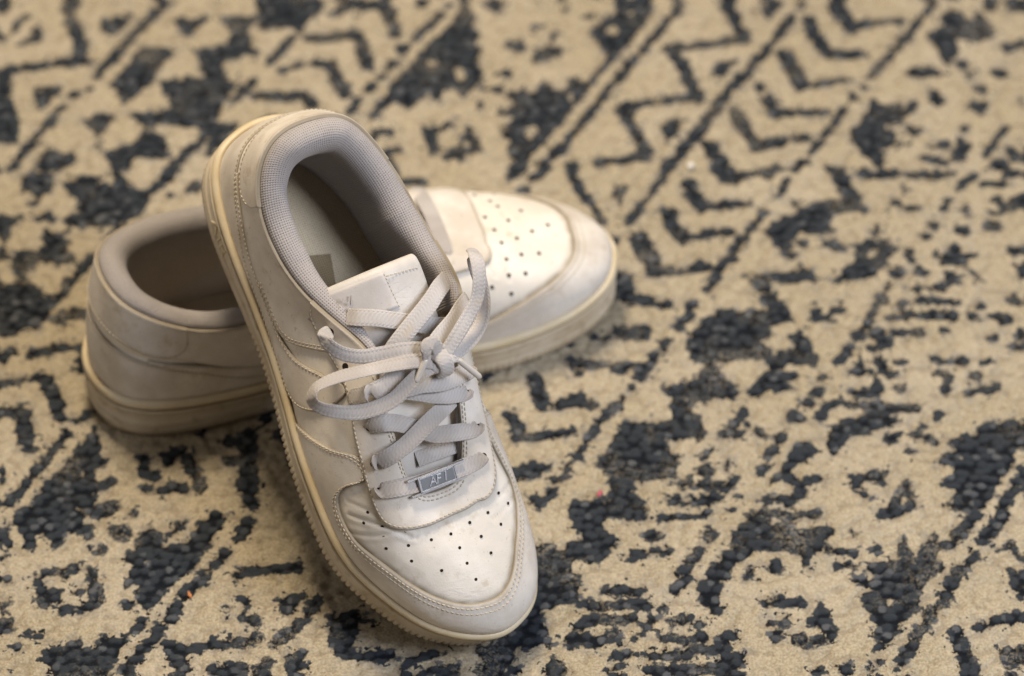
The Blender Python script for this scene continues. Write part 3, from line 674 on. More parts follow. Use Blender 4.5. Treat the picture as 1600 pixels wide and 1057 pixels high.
    text_mesh('tag_lettering', 'AF 1', 6.6, M['steel'], tag, (o+nx*.95, eyv, -ex, nx), .4, .2, .85)

def laces_flat(root, mir):
    # the lower shoe's lacing, its bow squashed flat under the upper shoe's arch
    pr = [(5, 5), (4, 4), (3, 3), (2, 2), (1, 1)]
    for k, (a, b) in enumerate(pr):
        p, q = hole(a, False, 2.6), hole(b, True, 2.6)
        m = (p+q)/2+np.array([0, 0, 5.])
        ribbon('lace', [hole(a, False, -.6), p, p*.75+q*.25+np.array([0, 0, 3.5]), m, p*.25+q*.75+np.array([0, 0, 3.5]), q, hole(b, True, -.6)], root, mir=mir, taper=(4, 4))
    ribbon('lace_knot', [(150, -5, 90), (147, 0, 97.5), (143, 6, 98.5), (139, 11, 93)], root, width=9, thick=4, mir=mir)
    ribbon('lace_loop', [(145, 3, 97), (140, 14, 100), (134, 24, 101), (127, 32, 101), (123, 35, 102), (125, 30, 105), (131, 22, 105.5), (138, 12, 103), (144, 4, 99)], root, mir=mir, width=8.6, thick=2.2)
    ribbon('lace_loop', [(145, 3, 98), (149, -8, 102), (149, -20, 101), (145, -28, 98), (141, -22, 103), (142, -10, 104), (145, 0, 100)], root, mir=mir, width=8.6, thick=2.2)
    ribbon('lace_loop', [(146, 5, 99), (142, 16, 104), (136, 26, 108), (130, 31, 108.3), (124, 27, 109.5), (122, 20, 111), (126, 12, 109), (134, 6, 105), (143, 2, 101)], root, mir=mir, width=8.2, thick=2.4)

# ------------------------------------------------------------------ the pair
GROUP = 'pair of worn white sneakers'
front = empty('sneaker', 'worn white leather sneaker with tied bow and metal lace tag, leaning heel-up across the other', 'shoe', GROUP)
FPSI, FAL, FRO = R(-61.61), R(34), R(-7)
front.rotation_euler = (FRO, FAL, FPSI)
front.location = (-.13904, -.00053, .15307)
LEAN = .092
build_sneaker(front, 1, True, heel=5.)
LEAN = 0.
rear = empty('sneaker', 'white leather sneaker lying flat on the rug underneath, its perforated toe pointing right', 'shoe', GROUP)
rear.rotation_euler = (0, 0, .3266); rear.location = (-.2234, -.0485, 0.0)
build_sneaker(rear, -1, False, 20., 3., flap=.07)

# ------------------------------------------------------------------ the rug
RUG = """s5 -402,544 -437,486 -477,415;s4 -483,396 -501,383;s5 -510,364 -520,346 -553,283 -562,262;s7 -504,544 -516,533 -507,502 -499,475 -495,440;s6 -488,440 -532,437 -562,430 -582,423;p -587,426 -574,418 -571,383 -559,341 -559,309 -578,309;s3 -517,545 -450,546;p -474,511 -445,522 -446,508 -461,486 -471,494;p -548,505 -541,478 -571,467;p -545,396 -511,399 -525,372 -539,356;p -597,548 -575,548 -586,527 -595,525;s3 -564,519 -586,480;p -395,516 -354,516 -376,480;p -339,516 -295,519 -307,491 -293,459 -293,450 -322,453 -325,491;p -427,464 -383,464 -403,429 -411,407 -428,386 -439,367 -446,383 -458,402 -454,418 -440,440;p -368,464 -322,467 -293,456 -316,448 -334,440 -331,418 -314,410 -322,388 -332,356 -335,335 -344,312 -355,309 -351,330 -380,335 -400,338 -412,330 -423,338 -433,354 -408,356 -385,367 -393,383 -402,404 -387,413 -353,415 -356,440;p -485,346 -450,354 -469,314;p -468,304 -460,293 -464,296;p -458,288 -443,299 -425,304 -415,327 -395,317 -384,288 -391,282 -422,283 -428,262 -447,262;s4 -296,410 -315,378;s5 -345,320 -361,296 -383,265;p -535,278 -523,296 -489,288 -495,270 -519,262 -533,262;p -354,548 -339,548 -346,536;p -299,548 -214,548 -228,522 -246,491 -255,500 -290,497 -298,530;s4 -253,483 -267,459 -277,440;s7 -204,527 -186,537 -149,536 -135,489;s7 -231,480 -207,485 -179,489 -165,434;s7 -226,437 -209,437 -191,386;s5 -265,426 -244,437;s7 -292,383 -264,383 -237,386 -227,367;s4 -83,522 -112,480;b7 -127,464;s4 -134,445 -152,415;s4 -157,407 -164,394;s4 -173,378 -185,354;p -58,548 -48,530 -43,516 -48,497 -37,486 -46,475 -33,461 -44,445 -35,418 -44,399 -56,380 -64,399 -73,404 -85,372 -95,396 -116,362 -135,375 -159,343 -165,349 -142,386 -137,410 -117,429 -105,456 -89,483 -70,505 -63,525;h -99,442 -90,453 -83,440 -93,429;h -68,429 -59,437 -51,423 -60,410;p -115,548 -102,548 -100,533 -110,530;p -80,548 -69,548 -76,533;p -41,548 1,548 -11,536 -19,527 -33,536;b6 -7,421;b5 -33,396;b7 -15,394;b5 -37,367;b5 -11,356;b10 -2,322;p -103,330 -80,335 -60,346 -65,333 -87,322 -81,296 -93,286;p -47,333 -34,293 -49,288 -52,301 -56,280 -79,278 -63,301;h -56,309 -47,309 -49,296 -56,296;b8 1,383;b8 1,293;p -157,330 -136,333 -133,317 -152,320;s4 -140,293 -128,296;s5 199,544 160,478 128,426 78,338 54,296 30,265;s7 246,548 259,508 269,478;s5 269,480 227,472 180,464;s7 182,461 194,437 203,404 213,380;s6 213,383 173,375 123,367;s7 123,364 136,335 149,296;s6 153,291 149,283;s5 149,286 126,278 93,275;s6 293,464 259,410 230,362 206,317 172,265;p 235,442 257,445 236,410 231,423;p 170,330 183,345 197,345 190,330 177,309;b8 283,399;s8 252,359 260,333 275,301;s7 275,301 289,304;s8 221,304 231,280 240,262;p 286,533 298,536 297,513;p 119,548 164,548 163,525 152,505 140,483 118,448 102,423 80,383 71,372 60,351 49,330 32,304 11,265 -1,265 -1,288 -1,372 13,399 18,386 40,410 49,394 60,394 73,421 82,402 93,418 110,445 101,467 90,489 104,511 119,522;h 107,497 118,505 124,494 114,486;h 11,330 24,338 33,325 20,312;h 60,388 71,388 67,370;h 130,525 143,530 141,516;s4 85,519 96,525;b5 60,529;p 22,505 39,505 22,491;p 48,494 55,489 40,467 61,464 55,450 20,440 35,467;b10 4,469;b8 37,545;p 61,273 75,273 72,262 59,262;b10 7,267;s5 491,544 458,489 433,450 409,415;b4 401,398;b6 390,382;s4 377,362 352,317 334,291;s4 328,278 317,262;s8 372,544 382,522 392,500;s6 392,502 407,505;s5 407,508 448,511;s8 344,511 349,480 362,453;s5 362,453 408,453;s9 314,453 320,426 332,402;s4 336,402 384,410;s8 290,378 299,351;s6 308,356 357,359;s7 287,306 306,309;s5 306,309 330,314;s5 324,519 305,486 293,461;p 296,541 314,541 295,519;b5 336,536;p 507,533 520,530 527,505 535,511 536,527 547,519 560,491 551,480 533,475 512,478 511,456 500,431 492,448 488,469 480,486 497,500 497,516;p 451,429 480,429 494,421 468,413 457,413;p 474,394 483,391 491,372 481,364 475,378;p 409,378 420,372 428,356 431,375 442,372 442,356 452,370 464,375 449,351 439,335 423,338 416,330 439,322 425,309 446,301 414,299 420,278 412,262 402,278 392,288 379,322 398,346;b8 453,327;b8 517,434;b6 523,421;b9 558,423;b8 570,464;b8 586,472;b8 534,394;b9 528,367;b6 580,370;b5 510,330;b8 557,536;p 568,548 597,548 586,527 576,530;s4 562,335 549,320 533,286;p 501,312 519,309 510,283 499,275 494,286;s4 470,301 488,304;s4 463,280 481,275 495,280;s5 563,296 563,278;b10 545,270;s5 66,258 70,240 84,212;s5 91,202 99,179;p 111,238 137,243 123,227 119,209 112,227;s4 179,265 153,227 142,202 127,177;s5 7,265 -1,250;s5 39,265 25,248;b7 12,227;s8 195,243 201,225 210,204;s6 210,204 231,204 261,207;s8 231,265 238,248 256,250;s6 256,253 287,258;s6 170,197 178,166 187,154;b7 176,194;s5 185,154 212,159 242,164;s10 139,154 149,122 158,102;s7 165,102 186,102 212,112;s9 119,94 125,62;s6 137,60 167,50;b6 109,150;s5 278,194 252,149 226,102 213,70;b6 196,53;s5 193,41 180,16;p 252,97 281,97 279,50 271,55 265,77;p 222,43 279,43 277,-1 190,-1 204,24;s4 114,12 149,16;p 111,9 149,12 147,-1 110,-1;p 281,164 296,189 312,187 320,204 338,211 368,212 365,225 359,248 349,265 372,265 378,240 386,220 384,207 397,194 390,189 380,197 356,189 349,179 353,166 332,161 316,166 310,154 308,136 289,139;p 340,151 368,144 362,134 341,141;b7 304,126;b5 319,146;p 285,99 306,99 316,117 327,104 335,80 323,87 306,84 285,87;p 278,72 289,62 305,28 276,21;p 347,80 376,122 380,146 391,154 402,146 413,156 422,136 410,117 399,97 384,89 363,89;h 390,134 403,136 395,122 388,122;p 403,177 410,166 402,156 396,166;p 320,26 332,53 336,38 350,26;b7 352,45;p 298,-1 308,16 316,-1;s5 412,80 398,53 382,21;b8 420,99;b7 373,4;s5 436,134 437,122;p 462,131 480,131 484,146 491,141 492,129 510,134 506,124 497,122 497,107 491,112 472,114 463,122;p 474,102 490,94 471,77;p 502,99 516,99 506,84;s3 432,75 445,77 471,80;s4 422,53 438,58 469,55 483,55;s5 409,31 425,36 451,36 477,33;b9 395,7;b7 418,9;b8 437,12;b6 467,14;b8 516,4;b8 551,7;b6 499,31;b6 507,50;b7 544,58;b7 552,136;b8 448,102;b6 455,159;b7 465,174;b8 495,166;b9 530,174;b7 542,212;b5 502,197;b4 415,197;p 517,36 534,38 542,31 540,21 526,21;p 551,114 562,117 556,89 551,92;s4 423,212 437,199 449,202;s6 390,258 408,253 429,256;s5 447,253 461,256;s5 467,253 492,258;s4 515,253 499,232;s4 524,238 550,240;s5 532,192 557,202;b10 565,212;s4 485,212 477,199;b4 437,232;b10 558,256;s4 310,265 292,265;s4 307,243 295,220;b5 315,209;p 193,2 259,2 276,-16 276,-33 258,-31 240,-33 215,-33 218,-42 227,-61 242,-80 235,-89 196,-92 187,-99 198,-117 206,-136 201,-147 157,-147 165,-163 175,-173 171,-204 151,-207 124,-204 127,-227 138,-238 136,-245 55,-245 67,-234 103,-234 100,-209 97,-191 86,-184 101,-161 108,-141 119,-122 169,-122 171,-110 168,-99 172,-87 157,-71 184,-68 198,-61 202,-47 211,-35 192,-33 186,-9;s5 165,-4 158,-21;s6 151,-31 135,-57;b5 127,-75;s5 119,-89 93,-120;s5 88,-134 67,-173;b6 58,-187;s4 55,-200 44,-207;s5 43,-218 28,-243;s5 62,-35 69,-50;s6 65,-38 96,-38 123,-40;s4 110,-47 120,-47;s7 24,-59 27,-78 32,-101;s6 44,-99 71,-94 85,-99;s5 73,-87 65,-89;s6 -1,-113 5,-131 5,-145;s5 14,-145 42,-141 64,-136;s3 88,2 143,2;b12 18,-193;b5 35,-189;b8 2,-198;b6 22,-231;s5 245,-108 237,-122 225,-141;s4 249,-127 264,-143;b6 238,-143;s4 211,-161 202,-173;p 189,-195 202,-182 212,-186 203,-202;s5 184,-207 177,-216;s5 187,-213 221,-216 233,-204;s6 167,-234 192,-238 213,-231;b5 225,-184;b5 237,-231;p 257,-184 270,-179 269,-193 260,-202;p 255,-238 268,-227 267,-240;s6 275,-54 257,-82;p 274,-28 289,-21 303,-14 302,2 319,2 323,-21 330,-33 319,-40 295,-38 277,-50 294,-52 315,-54 294,-64 297,-78 280,-80 272,-71;s4 365,-14 348,-35;b5 332,-57;b7 324,-78;b7 313,-96;b9 300,-117;b7 284,-145;s4 276,-159 268,-173;p 359,-54 374,-31 379,-45 389,-52 376,-57;p 385,-23 398,-31 409,-54 402,-59 394,-45 386,-35;b6 414,-35;b7 389,-14;b8 401,-7;p 358,-78 369,-73 381,-75 388,-61 397,-78 390,-87 371,-85 360,-85;p 407,-68 423,-73 414,-82 408,-78;s5 326,-117 335,-103 346,-92 371,-99;s6 381,-101 401,-103 428,-101;p 378,-94 395,-92 400,-117 415,-124 389,-131 374,-141 355,-143 344,-161 340,-175 328,-143 335,-134 356,-117 375,-115;p 394,-145 413,-136 405,-152 398,-157;s5 424,-143 447,-150;b5 419,-166;b6 452,-113;b4 435,-128;s4 452,-33 469,-33;b8 483,-33;b6 507,-35;b7 495,-55;b7 543,-10;b5 515,2;s4 457,-52 467,-59 461,-78;p 479,-80 493,-71 512,-71 513,-54 520,-75 508,-85 498,-78 485,-89;p 295,-163 309,-143 312,-159 322,-163 308,-177 288,-195 281,-202 266,-216 267,-207 284,-189;s5 270,-231 288,-236 304,-225 299,-209 290,-202;s5 310,-207 323,-204;p 352,-198 367,-198 376,-193 386,-195 400,-186 389,-202 388,-218 378,-207 367,-207 361,-222 375,-231 373,-236 357,-222;p 414,-204 424,-245 416,-245 409,-229 399,-245 389,-245 401,-225 407,-209;p 457,-150 487,-141 498,-124 508,-122 516,-129 529,-117 543,-131 540,-159 529,-161 525,-186 509,-204 493,-245 458,-245 461,-218 450,-216 452,-204 463,-198 462,-186 447,-179 454,-170 470,-159;h 468,-173 475,-170 470,-182;h 495,-150 505,-147 499,-159;s6 538,-191 521,-220 511,-245;p 57,-243 142,-243 140,-262 123,-260 100,-260 90,-264 95,-277 106,-288 103,-304 89,-321 76,-319 63,-317 59,-326 67,-334 70,-363 65,-376 28,-382 36,-416 26,-431 16,-439 -1,-429 -1,-397 11,-380 16,-350 18,-310 22,-293 46,-297 53,-304 58,-295 73,-288 66,-273 58,-257;s6 97,-358 121,-358 131,-357;s6 70,-376 92,-380 118,-376 136,-377;s6 68,-406 83,-397 101,-399 119,-395;s7 57,-427 71,-423 81,-427 104,-418;s5 102,-446 118,-442;b6 38,-429;p 44,-442 56,-463 48,-473 31,-473 32,-458;b6 2,-465;s4 95,-465 110,-456;b8 144,-284;s3 124,-308 141,-306 162,-306;s4 122,-315 135,-313;s4 155,-257 183,-257 202,-251;b5 227,-248;p 194,-280 206,-271 212,-280 204,-295;s5 193,-304 188,-317 175,-330;s5 179,-339 166,-360;p 146,-380 160,-373 152,-391;s5 143,-397 135,-406;s3 130,-414 125,-423;p 231,-275 243,-264 242,-253 268,-248 266,-304 251,-304 238,-317 229,-324 221,-337 213,-358 205,-367 219,-380 209,-393 191,-378 189,-354 199,-337 208,-317 220,-302 228,-308 227,-293;h 242,-282 259,-277 255,-286;p 242,-326 251,-321 250,-337 238,-343;b6 260,-377;s6 163,-401 179,-395;b6 190,-403;s6 153,-420 172,-423 192,-420;s5 210,-423 226,-418;s6 138,-444 162,-444 186,-439 214,-437;p 212,-444 238,-439 233,-460 218,-469 193,-473 129,-473 132,-460 145,-456 202,-458;p 265,-251 278,-246 288,-255 301,-248 302,-262 292,-264 282,-260 265,-257;b7 313,-255;p 264,-271 285,-268 293,-277 310,-271 332,-273 324,-286 320,-302 308,-308 301,-332 295,-319 294,-306 274,-302 263,-306;b6 355,-282;b9 270,-327;s5 327,-304 353,-308;s5 337,-324 355,-324;b7 376,-304;p 379,-262 381,-251 390,-243 423,-243 411,-253 392,-257;s6 457,-243 477,-243;s6 482,-255 470,-268 458,-288;s5 455,-293 446,-299;s6 511,-253 487,-291;s6 477,-310 461,-330 446,-354 441,-373;s6 432,-382 416,-408 405,-429 392,-452;s5 387,-467 380,-473;p 360,-328 376,-319 404,-317 395,-302 404,-288 411,-306 412,-324 422,-310 423,-293 438,-277 440,-288 434,-313 443,-326 426,-347 415,-367 413,-382 402,-395 393,-412 382,-431 364,-442 371,-427 365,-416 372,-408 366,-397 358,-376 360,-363 377,-358 367,-352 354,-352 348,-343 355,-339 367,-345 378,-339 362,-332;h 379,-373 389,-367 397,-376 385,-380;s7 260,-373 292,-376;p 314,-373 323,-388 321,-397 328,-410 326,-418 314,-431 293,-437 283,-429 284,-418 294,-412 301,-423 320,-416 314,-408 296,-401 310,-388;b5 278,-402;b4 263,-401;b7 266,-418;p 507,-324 515,-326 527,-341 524,-376 517,-367 511,-354;s6 522,-393 497,-399 471,-408;s8 450,-412 455,-435 465,-471;p 491,-435 519,-433 518,-444 506,-460 498,-467 495,-446;b6 514,-298;b5 521,-311;b4 501,-302;p 327,-473 327,-460 339,-454 346,-473;p 351,-473 361,-454 364,-473;b8 306,-467;b6 370,-450;s7 -519,-21 -491,-14 -462,-11;s6 -464,-26 -461,-45;s5 -537,-16 -550,-35;s6 -542,-66 -521,-61 -493,-57;s7 -499,-64 -487,-87 -478,-120;s7 -544,-110 -523,-106;s9 -521,-108 -513,-145;b7 -509,-161;s5 -451,-113 -461,-124;s5 -470,-143 -482,-161 -495,-186 -510,-211 -525,-238;p -538,-184 -532,-193 -532,-209 -536,-213;p -442,-131 -433,-154 -436,-173 -424,-173 -426,-186 -438,-189 -436,-220 -433,-245 -501,-245 -491,-216 -473,-191 -460,-163 -449,-145;h -453,-195 -448,-193 -449,-204;s5 -428,-213 -420,-207;s6 -389,-173 -385,-198 -375,-200;p -372,-170 -357,-163 -356,-186 -364,-186;s4 -355,-166 -347,-161;s7 -340,-177 -332,-200 -326,-216;s6 -366,-222 -359,-216;b8 -346,-218;b5 -384,-216;b5 -416,-240;p -293,-136 -270,-131 -265,-245 -280,-245 -279,-227 -294,-213 -285,-204 -286,-163;b8 -296,-179;b6 -328,-138;b8 -300,-150;p -514,-243 -446,-243 -444,-266 -431,-273 -445,-284 -459,-277 -464,-288 -473,-302 -480,-286 -493,-282 -493,-302 -503,-304 -508,-284 -516,-264;p -531,-280 -521,-268 -519,-286 -514,-297 -520,-304 -530,-291;b4 -393,-252;s8 -432,-251 -417,-248;p -418,-268 -399,-271 -393,-288 -413,-288;b6 -424,-304;b6 -528,-315;b6 -438,-284;p -406,-315 -391,-302 -390,-288 -374,-268 -364,-282 -361,-297 -348,-299 -332,-286 -328,-268 -314,-251 -292,-257 -306,-273 -307,-291 -321,-308 -325,-326 -339,-339 -350,-352 -364,-376 -371,-391 -385,-367 -383,-350 -399,-350 -389,-330 -386,-321 -401,-321;h -378,-321 -372,-317 -373,-330;h -363,-293 -353,-288 -351,-299;s5 -354,-282 -343,-266;s5 -487,-341 -470,-332 -447,-328;p -468,-332 -450,-330 -460,-347;s6 -483,-350 -478,-376;p -476,-356 -461,-356 -463,-373 -475,-376;s6 -432,-334 -428,-358 -424,-373 -438,-384;b7 -445,-360;s5 -459,-386 -451,-384;b6 -391,-378;s6 -272,-262 -284,-286;s6 -296,-308 -310,-328;s6 -316,-339 -336,-365;s7 -342,-380 -349,-395;s6 -357,-406 -366,-425 -379,-448;s5 -387,-456 -395,-471;p -477,-452 -469,-433 -453,-435 -447,-429 -440,-423 -435,-437 -425,-435 -418,-420 -405,-418 -398,-427 -392,-416 -388,-427 -397,-444 -406,-460 -410,-473 -469,-473 -462,-460;s5 -383,-410 -374,-399;b5 -518,-343;b4 -513,-373;b6 -521,-384;b10 -514,-406;b5 -481,-420;b4 -491,-416;b5 -502,-435;b6 -510,-471;s7 -347,-431 -337,-452 -329,-471;s6 -334,-435 -321,-437;s6 -312,-431 -299,-429 -278,-425 -273,-429 -258,-420;p -289,-332 -261,-328 -261,-337 -280,-339 -283,-352;s5 -279,-365 -269,-376;s6 -274,-393 -261,-401;s6 -299,-463 -273,-460;b3 -288,-386;s7 -264,-330 -238,-330 -220,-326;p -242,-365 -212,-363 -223,-380 -233,-395;s6 -199,-371 -210,-395 -240,-429;p -187,-393 -156,-384 -139,-401 -156,-401 -159,-418 -161,-439 -122,-439 -113,-448 -129,-452 -155,-452 -177,-446 -186,-429;p -112,-456 -100,-444 -84,-439 -58,-437 -87,-446 -103,-460 -112,-473;s6 -258,-467 -248,-452;p -226,-439 -208,-439 -209,-460 -222,-473 -227,-456;p -40,-435 1,-414 1,-452 -15,-473 -35,-460 -28,-450;s5 -87,-463 -56,-460;s6 -40,-469 -24,-473;p -550,250 -528,265 -517,253 -512,235 -521,220 -531,204 -537,209 -530,222 -544,230;p -506,248 -491,250 -457,248 -466,240 -446,235 -449,258 -437,258 -422,232 -410,227 -402,220 -415,189 -421,182 -449,172 -491,169 -496,189 -482,194 -482,215 -491,225;p -568,187 -546,189 -555,169 -559,149 -565,146;p -530,189 -509,192 -506,179 -526,179;s5 -376,265 -393,240 -406,222;s5 -431,169 -443,156;s6 -463,122 -485,82;s5 -491,67 -501,55 -511,31 -517,16;p -516,166 -498,161 -481,119 -491,114 -519,119 -524,112 -532,102 -531,87 -516,77 -506,55 -501,41 -510,19 -530,12 -553,-1 -560,82 -543,87 -548,122 -545,134 -519,134 -516,149;p -407,184 -390,188 -400,177;s7 -492,28 -479,38 -465,36;b10 -355,235;b4 -379,224;p -564,136 -558,139 -551,122 -563,126"""
def rug_ink(x, y):
    # signed distance (mm, positive inside the print) on the woven pattern; x, y are grid axes
    D = np.full((len(x), len(y)), -30.)
    for item in RUG.split(';'):
        hd, *pts = item.split(' '); P = np.array([[float(v)/2 for v in p.split(',')] for p in pts]); k = hd[0]; r = float(hd[1:] or 0)/2
        pad = 14+r
        i0, i1 = np.searchsorted(x, [P[:, 0].min()-pad, P[:, 0].max()+pad]); j0, j1 = np.searchsorted(y, [P[:, 1].min()-pad, P[:, 1].max()+pad])
        if i1 <= i0 or j1 <= j0: continue
        X, Y = np.meshgrid(x[i0:i1], y[j0:j1], indexing='ij')
        Q = P if k in 'sb' else np.vstack([P, P[:1]])
        if k == 'b' or len(P) == 1: d = np.hypot(X-P[0, 0], Y-P[0, 1])
        else:
            d = np.full(X.shape, 1e9); ins = np.zeros(X.shape, bool)
            for a, b in zip(Q[:-1], Q[1:]):
                v = b-a; l2 = v@v+1e-9
                t = np.clip(((X-a[0])*v[0]+(Y-a[1])*v[1])/l2, 0, 1)
                d = np.minimum(d, np.hypot(X-a[0]-t*v[0], Y-a[1]-t*v[1]))
                if k in 'ph':
                    c = (a[1] > Y) != (b[1] > Y)
                    ins ^= c & (X < (b[0]-a[0])*(Y-a[1])/(b[1]-a[1]+1e-12)+a[0])
        sd = r-d if k in 'sb' else np.where(ins, d, -d)
        D[i0:i1, j0:j1] = np.minimum(D[i0:i1, j0:j1], -sd) if k == 'h' else np.maximum(D[i0:i1, j0:j1], sd)
    return D
def build_rug():
    gx = np.arange(-312, 313, 1.5); gy = np.arange(-250, 290, 1.5)
    D = rug_ink(gx, gy)
    # the part of the print the shoes stand on repeats a neighbouring stretch of the band
    hid = np.array([(-229.0, -34.0), (-232.0, 62.5), (-174.0, 98.0), (-173.5, 165.0), (-116.0, 183.5), (-72.5, 165.0), (-35.5, 103.0), (35.5, 98.0), (56.5, 43.0), (34.5, -5.5), (-19.0, -34.0), (9.0, -161.0), (-21.0, -215.5), (-78.5, -178.0), (-135.5, -57.5), (-191.0, -71.0)], float)
    X, Y = np.meshgrid(gx, gy, indexing='ij'); ins = np.zeros(X.shape, bool)
    for a, b in zip(hid, np.roll(hid, -1, 0)):
        c = (a[1] > Y) != (b[1] > Y); ins ^= c & (X < (b[0]-a[0])*(Y-a[1])/(b[1]-a[1]+1e-12)+a[0])
    sh = (170, -20)
    D2 = D[(np.arange(len(gx))[:, None]+int(sh[0]/1.5)) % len(gx), (np.arange(len(gy))[None]+int(sh[1]/1.5)) % len(gy)]
    D = np.where(ins, np.maximum(D, D2), D)
    f = np.arange(-330, 331, 1.5); ax = np.r_[np.arange(-900, -330, 5), f, np.arange(335, 901, 5)]
    g = np.arange(-280, 331, 1.5); ay = np.r_[np.arange(-800, -280, 5), g, np.arange(335, 1001, 5)]
    X, Y = np.meshgrid(ax, ay, indexing='ij')
    # beyond the traced stretch the woven pattern turns over and repeats
    per = lambda v, a, b: a+np.abs(((v-a) % (2*(b-a))) - (b-a))*-1+(b-a)
    Yr = per(Y, -232, 270); lim = np.interp(Yr, [-236, 273], [256, 296]); Xr = per(X, -lim, lim)
    i = np.clip((Xr-gx[0])/1.5, 0, len(gx)-1.001); j = np.clip((Yr-gy[0])/1.5, 0, len(gy)-1.001)
    i0 = i.astype(int); j0 = j.astype(int); fi = i-i0; fj = j-j0
    ink = (D[i0, j0]*(1-fi)+D[i0+1, j0]*fi)*(1-fj)+(D[i0, j0+1]*(1-fi)+D[i0+1, j0+1]*fi)*fj
    # woven relief: rows of plump loops with loose fibre on top
    wx = X+1.6*vnoise(X/40, Y/40, 1)*4; wy = Y+1.5*vnoise(X/45, Y/45, 2)*5
    # plump loops on an uneven brick lattice; each took the print as one piece, some badly
    PX, PY = 5.3, 5.6; rs = np.random.RandomState(9); J = rs.rand(128, 128, 4)
    F1 = np.full(X.shape, 1e9); c1 = np.zeros(X.shape); c2 = np.zeros(X.shape); qx = X.copy(); qy = Y.copy()
    r0 = np.floor(wy/PY)
    for dr in (-1, 0, 1):
        r = r0+dr; sh2 = .5*(r % 2); k0 = np.floor(wx/PX-sh2)
        for dk in (-1, 0, 1):
            k = k0+dk; jj = J[(k % 128).astype(int), (r % 128).astype(int)]
            ux = (k+sh2+.5+(jj[..., 0]-.5)*.75)*PX; uy = (r+.5+(jj[..., 1]-.5)*.7)*PY
            d = np.hypot(wx-ux, (wy-uy)*1.08); m = d < F1
            F1 = np.where(m, d, F1); c1 = np.where(m, jj[..., 2], c1); c2 = np.where(m, jj[..., 3], c2)
            qx = np.where(m, X+ux-wx, qx); qy = np.where(m, Y+uy-wy, qy)
    loop = np.sqrt(np.clip(1-(F1/3.4)**2, 0, 1))
    i = np.clip((np.where(np.abs(Xr-X) < 1e-6, qx, Xr)-gx[0])/1.5, 0, len(gx)-1.001).astype(int); j = np.clip((np.where(np.abs(Yr-Y) < 1e-6, qy, Yr)-gy[0])/1.5, 0, len(gy)-1.001).astype(int)
    ink = np.clip(.66*np.clip(ink, -9, 9)+.34*np.clip(D[i, j], -6, 6), -9, 9)+(c1-.5)*1.5+.6*(2.5-F1)
    z = 1.9*loop*(.8+.8*vnoise(X/9, Y/8, 6))+.6*vnoise(X/3.2, Y/3.2, 3)+.6*vnoise(X/1.9, Y/2.3, 4)+.8*vnoise(X/25, Y/25, 5)-1.2
    me = bpy.data.meshes.new('rug')
    V = np.stack([X, Y, z-.4], -1).reshape(-1, 3)*.001
    F = grid_faces(len(ax), len(ay))
    me.vertices.add(len(V)); me.vertices.foreach_set('co', V.ravel())
    me.loops.add(F.size); me.loops.foreach_set('vertex_index', F.ravel())
    me.polygons.add(len(F)); me.polygons.foreach_set('loop_start', np.arange(len(F))*4); me.polygons.foreach_set('use_smooth', np.ones(len(F), bool))
    me.update(calc_edges=True); me.validate()
    for nm, val in (('ink', ink), ('loop', loop), ('fade', c2)):
        a = me.attributes.new(nm, 'FLOAT', 'POINT'); a.data.foreach_set('value', val.astype(np.float32).ravel())
    m, nt, p = new_mat('printed_rug'); co = obj_co(nt)
    n1 = noise(nt, co, 360, 4, .65); n2 = noise(nt, co, 60, 3); n3 = noise(nt, co, 800, 3, .65)
    lp = attr(nt, 'loop')
    v = math_n(nt, 'ADD', attr(nt, 'ink'), math_n(nt, 'MULTIPLY', math_n(nt, 'SUBTRACT', n1, .5), 5.0))
    v = math_n(nt, 'ADD', v, math_n(nt, 'MULTIPLY', math_n(nt, 'SUBTRACT', n2, .5), 3.0))
    fleck = math_n(nt, 'MULTIPLY', smooth(nt, noise(nt, co, 260, 3, .6), .56, .70), smooth(nt, attr(nt, 'ink'), -9., -1.5))
    v = math_n(nt, 'ADD', v, math_n(nt, 'MULTIPLY', fleck, 6.))
    msk = smooth(nt, v, -1.2, .2)
    worn = math_n(nt, 'MULTIPLY', smooth(nt, noise(nt, co, 26, 4, .6), .48, .74), smooth(nt, noise(nt, co, 520, 4, .7), .47, .60))
    msk = math_n(nt, 'MULTIPLY', msk, math_n(nt, 'SUBTRACT', 1., math_n(nt, 'MULTIPLY', worn, .62)))
    cream = mix(nt, smooth(nt, n3, .25, .75), (.23, .19, .125), (.47, .41, .30))
    cream = mix(nt, math_n(nt, 'MULTIPLY', smooth(nt, noise(nt, co, 14, 3), .4, .7), .25), cream, (.52, .47, .395))
    gap_shade = math_n(nt, 'SUBTRACT', 1., smooth(nt, math_n(nt, 'ADD', lp, math_n(nt, 'MULTIPLY', math_n(nt, 'SUBTRACT', n1, .5), .6)), .10, .55))  # weave shade between the loops, painted into the cream
    cream = mix(nt, math_n(nt, 'MULTIPLY', gap_shade, .42), cream, (.17, .135, .095))
    ghost = math_n(nt, 'MULTIPLY', smooth(nt, attr(nt, 'ink'), -8.5, -1.), smooth(nt, noise(nt, co, 120, 4, .65), .45, .66))
    cream = mix(nt, math_n(nt, 'MULTIPLY', ghost, .38), cream, (.15, .155, .165))
    blot = smooth(nt, noise(nt, co, 48, 4, .6), .48, .70)
    cream = mix(nt, math_n(nt, 'MULTIPLY', blot, .22), cream, (.27, .245, .21))
    dark = mix(nt, smooth(nt, math_n(nt, 'ADD', lp, math_n(nt, 'MULTIPLY', math_n(nt, 'SUBTRACT', n3, .5), .5)), .35, .95), (.005, .007, .011), (.027, .033, .042))  # loop hollows near-black: their shade is painted into the print
